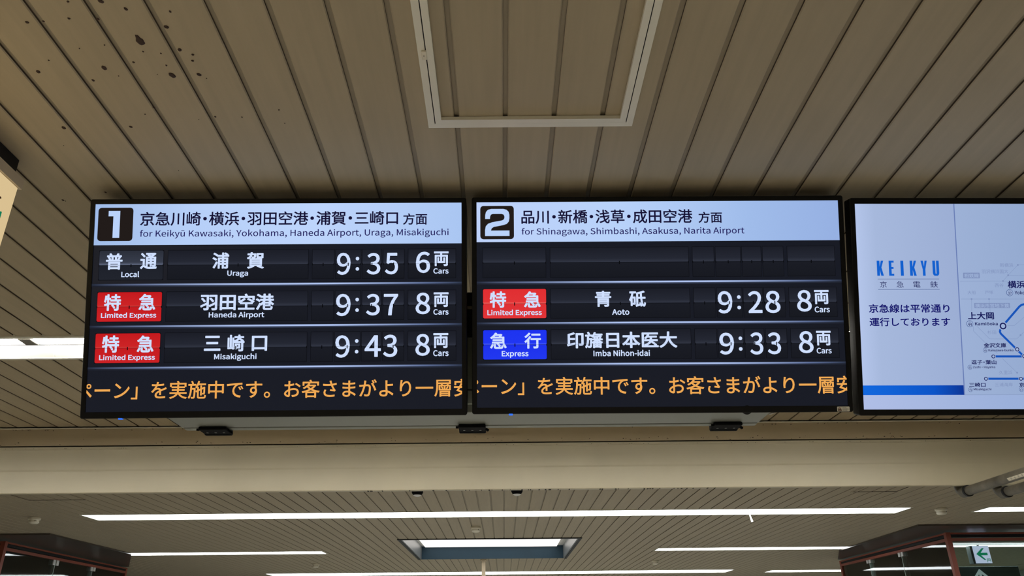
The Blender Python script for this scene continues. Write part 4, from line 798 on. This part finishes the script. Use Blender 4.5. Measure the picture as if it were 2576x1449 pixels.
# the columns of flap tiles, read off the middle row of the first board
cols_px = ((115, 532), (563, 1477), (1505, 1645), (1657, 1820), (1831, 1955), (1967, 2102), (2130, 2438))
COLS = []
for x0, x1 in cols_px:
    ym = 752 - (x0 + x1) / 2 * 0.0075
    COLS.append((d1.at(200 + x0 / 2.576, 480 + ym / 2.576)[0], d1.at(200 + x1 / 2.576, 480 + ym / 2.576)[0]))
ONE = [(0, 1), (1, 1), (1, 0), (0.42, 0), (0.42, 0.80), (0, 0.80)]
TWO = [(0, 0), (1, 0), (1, .20), (.24, .20), (.27, .28), (.36, .335), (.75, .40), (.90, .45), (.98, .54), (1, .66), (1, .78), (.97, .89), (.88, .97), (.75, 1), (.25, 1), (.12, .97), (.04, .89),
       (.01, .78), (.005, .63), (.20, .63), (.21, .72), (.245, .79), (.32, .815), (.68, .815), (.76, .79), (.795, .73), (.795, .66), (.76, .60), (.68, .57), (.28, .505), (.12, .45), (.03, .36), (0, .22)]
departure(d1, 200, 480, 800,
    [('京急川崎・横浜・羽田空港・浦賀・三崎口', (395, 134, 2065, 224)), ('方面', (2097, 146, 2253, 220)), ('for Keikyū Kawasaki, Yokohama, Haneda Airport, Uraga, Misakiguchi', (392, 249, 2392, 306))],
    ((120, 110, 347, 326), (187, 131, 262, 305), ONE),
    [((128, 388, 545, 577, 0), [('type_lettering', [('普', (172, 405, 280, 512)), ('通', (395, 402, 503, 508)), ('Local', (272, 522, 388, 560))]),
        ('destination_lettering', [('浦', (862, 400, 970, 505)), ('賀', (1085, 398, 1197, 505)), ('Uraga', (958, 517, 1093, 561))]),
        ('time_digits', [('9', (1668, 402, 1757, 545)), (':', (1790, 428, 1813, 518)), ('3', (1862, 403, 1950, 543)), ('5', (1980, 402, 2065, 542))]),
        ('car_count_lettering', [('6', (2180, 395, 2272, 533)), ('両', (2297, 393, 2392, 488)), ('Cars', (2293, 502, 2392, 537))])], M_flapg),
     ((115, 657, 532, 847, 0), [('type_lettering', [('特', (160, 670, 270, 778)), ('急', (385, 668, 493, 775)), ('Limited Express', (140, 789, 498, 832))]),
        ('destination_lettering', [('羽田空港', (783, 667, 1262, 774)), ('Haneda Airport', (838, 784, 1198, 830))]),
        ('time_digits', [('9', (1663, 668, 1757, 812)), (':', (1788, 693, 1811, 785)), ('3', (1858, 668, 1947, 808)), ('7', (1972, 668, 2065, 807))]),
        ('car_count_lettering', [('8', (2178, 660, 2272, 800)), ('両', (2295, 658, 2392, 753)), ('Cars', (2293, 767, 2392, 803))])], M_flapr),
     ((103, 100, 521, 291, 1), [('type_lettering', [('特', (147, 113, 258, 225)), ('急', (373, 113, 482, 223)), ('Limited Express', (128, 237, 490, 281))]),
        ('destination_lettering', [('三', (808, 115, 915, 213)), ('崎', (960, 108, 1070, 217)), ('口', (1117, 115, 1217, 213)), ('Misakiguchi', (873, 230, 1148, 278))]),
        ('time_digits', [('9', (1658, 112, 1752, 257)), (':', (1785, 137, 1808, 230)), ('4', (1848, 112, 1953, 252)), ('3', (1968, 108, 2060, 253))]),
        ('car_count_lettering', [('8', (2177, 103, 2270, 245)), ('両', (2293, 98, 2390, 195)), ('Cars', (2292, 208, 2392, 247))])], M_flapr)],
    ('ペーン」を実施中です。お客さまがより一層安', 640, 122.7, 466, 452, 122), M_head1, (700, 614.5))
departure(d2, 1160, 480, 800,
    [('品川・新橋・浅草・成田空港', (390, 122, 1498, 212)), ('方面', (1537, 136, 1690, 208)), ('for Shinagawa, Shimbashi, Asakusa, Narita Airport', (392, 237, 1835, 293))],
    ((124, 98, 342, 314), (155, 118, 313, 293), TWO),
    [((140, 370, 554, 562, 0), [], None),
     ((145, 637, 554, 826, 0), [('type_lettering', [('特', (185, 652, 292, 758)), ('急', (407, 652, 515, 757)), ('Limited Express', (170, 770, 523, 815))]),
        ('destination_lettering', [('青', (867, 648, 973, 752)), ('砥', (1088, 647, 1197, 752)), ('Aoto', (978, 767, 1090, 804))]),
        ('time_digits', [('9', (1663, 650, 1757, 795)), (':', (1788, 677, 1812, 768)), ('2', (1860, 650, 1950, 792)), ('8', (1970, 648, 2068, 792))]),
        ('car_count_lettering', [('8', (2175, 643, 2270, 783)), ('両', (2287, 643, 2382, 735)), ('Cars', (2290, 750, 2388, 788))])], M_flapr2),
     ((145, 78, 560, 268, 1), [('type_lettering', [('急', (187, 95, 295, 200)), ('行', (410, 95, 517, 198)), ('Express', (263, 213, 437, 258))]),
        ('destination_lettering', [('印旛日本医大', (685, 88, 1400, 195)), ('Imba Nihon-idai', (857, 207, 1223, 247))]),
        ('time_digits', [('9', (1673, 95, 1768, 237)), (':', (1798, 120, 1822, 212)), ('3', (1872, 93, 1957, 237)), ('3', (1985, 93, 2072, 235))]),
        ('car_count_lettering', [('8', (2187, 85, 2282, 228)), ('両', (2300, 83, 2395, 178)), ('Cars', (2303, 193, 2400, 230))])], M_flapb)],
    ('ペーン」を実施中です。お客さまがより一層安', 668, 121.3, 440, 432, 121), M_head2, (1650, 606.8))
for s, px, py in ((d1, 303, 1052.5), (d2, 1285, 1042)):
    u, v = s.at(px, py)
    MB().bbox(u - 0.0055, u + 0.0055, v - 0.0035, v + 0.0030, -0.006, 0.0025, 0.001).build('power_light', M_led, s.t)
# round sticker with three lines of small print on the second board
u0, u1, v0, v1 = d2.area((2104.5, 1022.5, 2136, 1035)); st = d2.rect('label_sticker', (u0, u1, v0, v1), paint('sticker_white', (0.88, 0.86, 0.76), 0.5), 0.0034, 0.002, parent=d2.t)
w_, h_ = u1 - u0, v1 - v0
mb = MB(); tri = [(0.05, 0.2), (0.08, 0.12), (0.2, 0.07), (0.33, 0.12), (0.37, 0.22), (0.34, 0.4), (0.28, 0.75), (0.2, 0.9), (0.13, 0.75), (0.08, 0.45)]
mb.poly([(u0 + a * w_, v0 + b_ * h_, 0.0038) for a, b_ in tri]); mb.build('logo_shape', paint('sticker_brown', (0.13, 0.08, 0.05), 0.6), st)
mb = MB(); mb.poly([(u0 + (0.205 + 0.062 * math.cos(k / 14 * 2 * math.pi)) * w_, v0 + (0.66 + 0.17 * math.sin(k / 14 * 2 * math.pi)) * h_, 0.0041) for k in range(14)])
mb.poly([(u0 + a * w_, v0 + b_ * h_, 0.0041) for a, b_ in ((0.10, 0.22), (0.31, 0.22), (0.31, 0.32), (0.10, 0.32))]); mb.build('logo_highlight', paint('sticker_pink', (0.62, 0.47, 0.38), 0.6), st)
mb = MB()
for tx, a0, a1, b0, b1 in (('COLOR', 0.42, 0.73, 0.70, 0.84), ('UNIVERSAL', 0.43, 0.93, 0.44, 0.58), ('DESIGN', 0.44, 0.78, 0.20, 0.34)):
    vs, fs = glyph(tx, 0.01); d2.put(mb, vs, fs, (u0 + a0 * w_, u0 + a1 * w_, v0 + b0 * h_, v0 + b1 * h_), 0.0038)
mb.build('small_print', M_dirt, st)
u, v = d2.at(1880, 1040); MB().lathe((u, v + 0.0105, -0.008), [(0.014, 0), (0.014, 0.006), (0.010, 0.009)], 24).build('sensor_bump', M_black, d2.t, smooth=True)
u, v = d2.at(1943, 1041.5); MB().tube([(u - 0.007, v - 0.001, -0.010), (u, v + 0.0005, -0.010), (u + 0.012, v + 0.003, -0.010)], [0.0022, 0.0024, 0.0008], 8).build('pale_tip', M_refl, d2.t)  # small pale tip under the lower bezel

# ---------------------------------------------------------------- route map display
d3 = Board('route_map_display', (1.47769383, 1.92122485, 0.82204439), rad(19.62322592), rad(0.65273752), rad(-0.17886701), 1.0, 0.5625,
           'bright display at the right edge showing a railway route map', 'display', (0.0135, 0.0165, 0.0165, 0.032))
a, h = d3.W / 2, d3.H / 2
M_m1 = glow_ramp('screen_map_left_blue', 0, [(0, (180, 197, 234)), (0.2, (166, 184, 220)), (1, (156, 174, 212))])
M_m2 = glow_ramp('screen_map_right_blue', 0, [(0, (157, 177, 214)), (0.35, (146, 168, 206)), (1, (140, 160, 200))])  # this ramp and the footer's have viewing-angle dimming in their colours
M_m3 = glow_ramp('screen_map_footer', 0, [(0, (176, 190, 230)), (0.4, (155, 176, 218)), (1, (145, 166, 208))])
M_band = glow_ramp('screen_map_band_blue', 0, [(0, (18, 104, 222)), (0.7, (12, 84, 200)), (1, (14, 52, 148))])
M_logo = glow('screen_logo_blue', (18, 96, 205)); M_navy = glow('screen_map_navy', (20, 20, 108)); M_nav2 = glow('screen_map_dark_navy', (26, 30, 92))
M_thin = glow('screen_map_thin_line', (62, 86, 140)); M_gry = glow('screen_map_grey', (128, 146, 188)); M_lgry = glow('screen_map_pale_line', (134, 154, 194))
M_rail = glow('screen_map_rail_blue', (24, 84, 184)); M_map = glow('screen_map_white', (158, 178, 216)); M_sh = glow('screen_map_shade', (108, 128, 182))
K1, K2 = 2053 / 496, 2114 / 496
pa = lambda x, y: (2080 + x / K1, 480 + y / K1); pb = lambda x, y: (2080 + x / K2, 720 + y / K2)
ba = lambda x0, y0, x1, y1: (*pa(x0, y0), *pa(x1, y1)); bb_ = lambda x0, y0, x1, y1: (*pb(x0, y0), *pb(x1, y1))
ux = (d3.at(2401, 600)[0] + d3.at(2428, 980)[0]) / 2; vb = d3.at(2300, 993.8)[1]; vt = d3.at(2300, 969.4)[1]
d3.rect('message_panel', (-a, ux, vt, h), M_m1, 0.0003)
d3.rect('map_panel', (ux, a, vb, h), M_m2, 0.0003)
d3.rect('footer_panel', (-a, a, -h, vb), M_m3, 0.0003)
d3.rect('blue_band', (-a, ux, vb, vt), M_band, 0.0004)
d3.rect('panel_shadow_line', (ux - 0.0012, ux + 0.0018, vb, h), M_sh, 0.0005)
d3.rect('footer_line', (ux, a, vb - 0.0006, vb + 0.0004), M_gry, 0.0005)
CAPS = {'K': [(0, 0), (0, 1), (.42, 1), (.42, .60), (.62, 1), (1, 1), (.68, .55), (1, 0), (.60, 0), (.42, .38), (.42, 0)],
        'E': [(0, 0), (0, 1), (1, 1), (1, .87), (.52, .87), (.52, .58), (.92, .58), (.92, .45), (.52, .45), (.52, .13), (1, .13), (1, 0)],
        'I': [(0, 0), (0, 1), (1, 1), (1, 0)], 'Y': [(0, 1), (.40, 1), (.52, .62), (.64, 1), (1, 1), (.72, .42), (.72, 0), (.30, 0), (.30, .42)],
        'U': [(0, 1), (0, .17), (.08, .06), (.25, 0), (.75, 0), (.92, .06), (1, .17), (1, 1), (.58, 1), (.58, .16), (.5, .12), (.42, .16), (.42, 1)]}
mb = MB()
for ch, x0, x1 in (('K', 520, 589), ('E', 644, 697), ('I', 766, 797), ('K', 863, 931), ('Y', 976, 1042), ('U', 1099, 1166)):
    u0, u1, v0, v1 = d3.area(ba(x0, 728, x1, 885)); mb.poly([(u0 + x * (u1 - u0), v0 + y * (v1 - v0), 0.0010) for x, y in CAPS[ch]])
o = mb.build('company_lettering', M_logo, d3.screen)
bm = bmesh.new(); bm.from_mesh(o.data); bmesh.ops.triangulate(bm, faces=bm.faces[:]); bm.to_mesh(o.data); bm.free()
mb = MB()
for x0, y0, x1 in ((528, 919, 1167), (533, 1027, 1173)):
    u0, u1, v0, v1 = d3.area(ba(x0, y0 - 2, x1, y0 + 2)); mb.poly([(u0, v0, .0008), (u1, v0, .0008), (u1, v1, .0008), (u0, v1, .0008)])
mb.build('rule_line', M_thin, d3.screen)
d3.text('company_name_lettering', [('京', ba(551, 943, 622, 1008), 0, True), ('急', ba(723, 943, 798, 1008), 0, True), ('電', ba(897, 943, 972, 1008), 0, True), ('鉄', ba(1073, 943, 1155, 1008), 0, True)], M_nav2)
d3.text('service_message', [('京急線は平常通り', ba(435, 1180, 1275, 1270), 0.020, True), ('運行しております', ba(443, 1320, 1283, 1410), 0.020, True)], M_navy)
def strokes(name, paths, width, mat, w):
    mb = MB()
    for P in paths:
        q = [Vector(d3.at(*p)) for p in P]
        for i, (s_, e_) in enumerate(zip(q, q[1:])):
            d = (e_ - s_).normalized(); n_ = Vector((-d.y, d.x)) * width / 2
            mb.poly([(*(s_ - n_), w), (*(e_ - n_), w), (*(e_ + n_), w), (*(s_ + n_), w)])
            if i: mb.poly([(s_.x + width / 2 * math.cos(k / 12 * 2 * math.pi), s_.y + width / 2 * math.sin(k / 12 * 2 * math.pi), w) for k in range(12)])
    return mb.build(name, mat, d3.screen)
def discs(name, pts, mat, w):
    mb = MB()
    for (x, y), r in pts:
        u, v = d3.at(x, y); r = r / F_PX * 2.1
        mb.poly([(u + r * math.cos(k / 24 * 2 * math.pi), v + r * math.sin(k / 24 * 2 * math.pi), w) for k in range(24)])
    return mb.build(name, mat, d3.screen)
strokes('faint_route_line', [[pa(1385, 941), pa(1832, 940), pa(1886, 880), pa(1987, 772), pa(2300, 772)], [pa(1886, 881), pa(2300, 882)], [pa(1832, 941), pa(2400, 941)], [pa(1395, 1127), pa(2500, 1127)],
                        [pa(1505, 1127), pa(1507, 1250)], [pa(1687, 1127), pa(1700, 1260), pa(1708, 1360)], [pb(1555, 410), pb(1570, 440), pb(1570, 480), pb(1690, 600), pb(1830, 720)],
                        [pb(1600, 420), pb(1745, 565), pb(2035, 565), pb(2075, 525), pb(2200, 410)], [pb(1910, 423), pb(2010, 421), pb(2114, 330), pb(2200, 250)], [pb(1880, 775), pb(2038, 927)]], 0.0011, M_lgry, 0.0006)
discs('faint_station_dot', [(pa(1987, 772), 2.3), (pa(1886, 880), 2.3), (pa(1832, 940), 2.3), (pa(1505, 1127), 2.3), (pa(1687, 1127), 2.3), (pb(2075, 525), 2.3), (pb(2038, 927), 2.3)], M_gry, 0.0008)
d3.each('faint_station_lettering', [('新横浜', ba(1800, 754, 1938, 795), 0, True), ('羽沢横浜国大', ba(1610, 819, 1885, 861), 0, True), ('西谷', ba(1747, 964, 1838, 1004), 0, True), ('大船', ba(1463, 1040, 1549, 1078), 0, True),
                              ('戸塚', ba(1643, 1038, 1730, 1076), 0, True), ('杉田', bb_(1720, 475, 1812, 515), 0, True), ('久里浜', bb_(1843, 904, 1985, 946), 0, True), ('三浦海岸', bb_(1800, 1033, 1990, 1075), 0, True)], M_gry)
for bx, tx, tb in ((ba(1417, 853, 1590, 912), '相鉄線', ba(1428, 862, 1580, 904)), (ba(1533, 1168, 1905, 1222), '横浜市営地下鉄', ba(1543, 1174, 1895, 1216))):
    d3.rect('line_badge', d3.area(bx), M_gry, 0.0008, 0.0012); d3.text('badge_lettering', [(tx, tb, 0.012, True)], M_map)
strokes('route_line', [[pb(2200, 185), pb(2114, 193), pb(2085, 200), pb(2060, 220), pb(1890, 418)], [pb(1878, 440), pb(1856, 470), pb(1853, 488), pb(1862, 508), pb(2105, 748)], [pb(1782, 753), pb(2250, 753)], [pb(1703, 992), pb(2300, 992)]], 0.0058, M_rail, 0.0010)
ST = [(pb(1886, 427), 8.6), (pb(2038, 677), 5.2), (pb(1782, 753), 4.8), (pb(2114, 751), 5.2), (pb(1703, 992), 4.8), (pb(2078, 992), 4.8)]
def marker(name, p, rings):
    mb = MB(); u, v = d3.at(*p)
    for i, (r, m, w) in enumerate(rings):
        r = r / F_PX * 2.1
        mb.poly([(u + r * math.cos(k / 24 * 2 * math.pi), v + r * math.sin(k / 24 * 2 * math.pi), w) for k in range(24)], i)
    return mb.build(name, [m for _, m, _ in rings], d3.screen)
for p, r in ST: marker('station_marker', p, ((r * 1.28, M_map, 0.0011), (r, M_nav2, 0.0012), (r * 0.62, M_map, 0.0013)))
NUM = [(pa(1902, 1061), 8.6, '37'), (pa(1487, 1385), 8.6, '44'), (pb(1697, 687), 5.8, '49'), (pb(1533, 869), 5.8, '53'), (pb(1539, 1109), 5.8, '72'), (pb(2085, 1107), 5.8, '67')]
for p, r, _ in NUM: marker('number_badge', p, ((r, M_thin, 0.0008), (r * 0.88, M_map, 0.0010)))
d3.each('station_number_lettering', [(n_, (p[0] - r * .58, p[1] - r * 0.25, p[0] + r * .58, p[1] + r * .62), 0.020, False) for p, r, n_ in NUM] + [('KK', (p[0] - r * .3, p[1] - r * .68, p[0] + r * .3, p[1] - r * .36), 0.004, False) for p, r, n_ in NUM], M_nav2, w=0.0012)
d3.each('station_lettering', [('横浜', ba(1880, 937, 2062, 1015), 0.028, True), ('Yokohama', ba(1953, 1041, 2178, 1078), 0.030, False), ('上大岡', ba(1467, 1262, 1738, 1340), 0.028, True), ('Kamiōoka', ba(1540, 1366, 1778, 1402), 0.030, False),
                        ('金沢文庫', bb_(1680, 608, 1920, 659), 0.024, True), ('Kanazawa-bunko', bb_(1730, 673, 2000, 699), 0.030, False), ('逗子・葉山', bb_(1547, 790, 1815, 838), 0.024, True), ('Zushi·Hayama', bb_(1565, 854, 1803, 886), 0.030, False),
                        ('三崎口', bb_(1523, 1033, 1700, 1080), 0.024, True), ('Misakiguchi', bb_(1572, 1091, 1762, 1122), 0.030, False), ('京急久里浜', bb_(2060, 1033, 2350, 1080), 0.024, True), ('Keikyū Kurihama', bb_(2115, 1091, 2380, 1122), 0.030, False)], M_nav2)
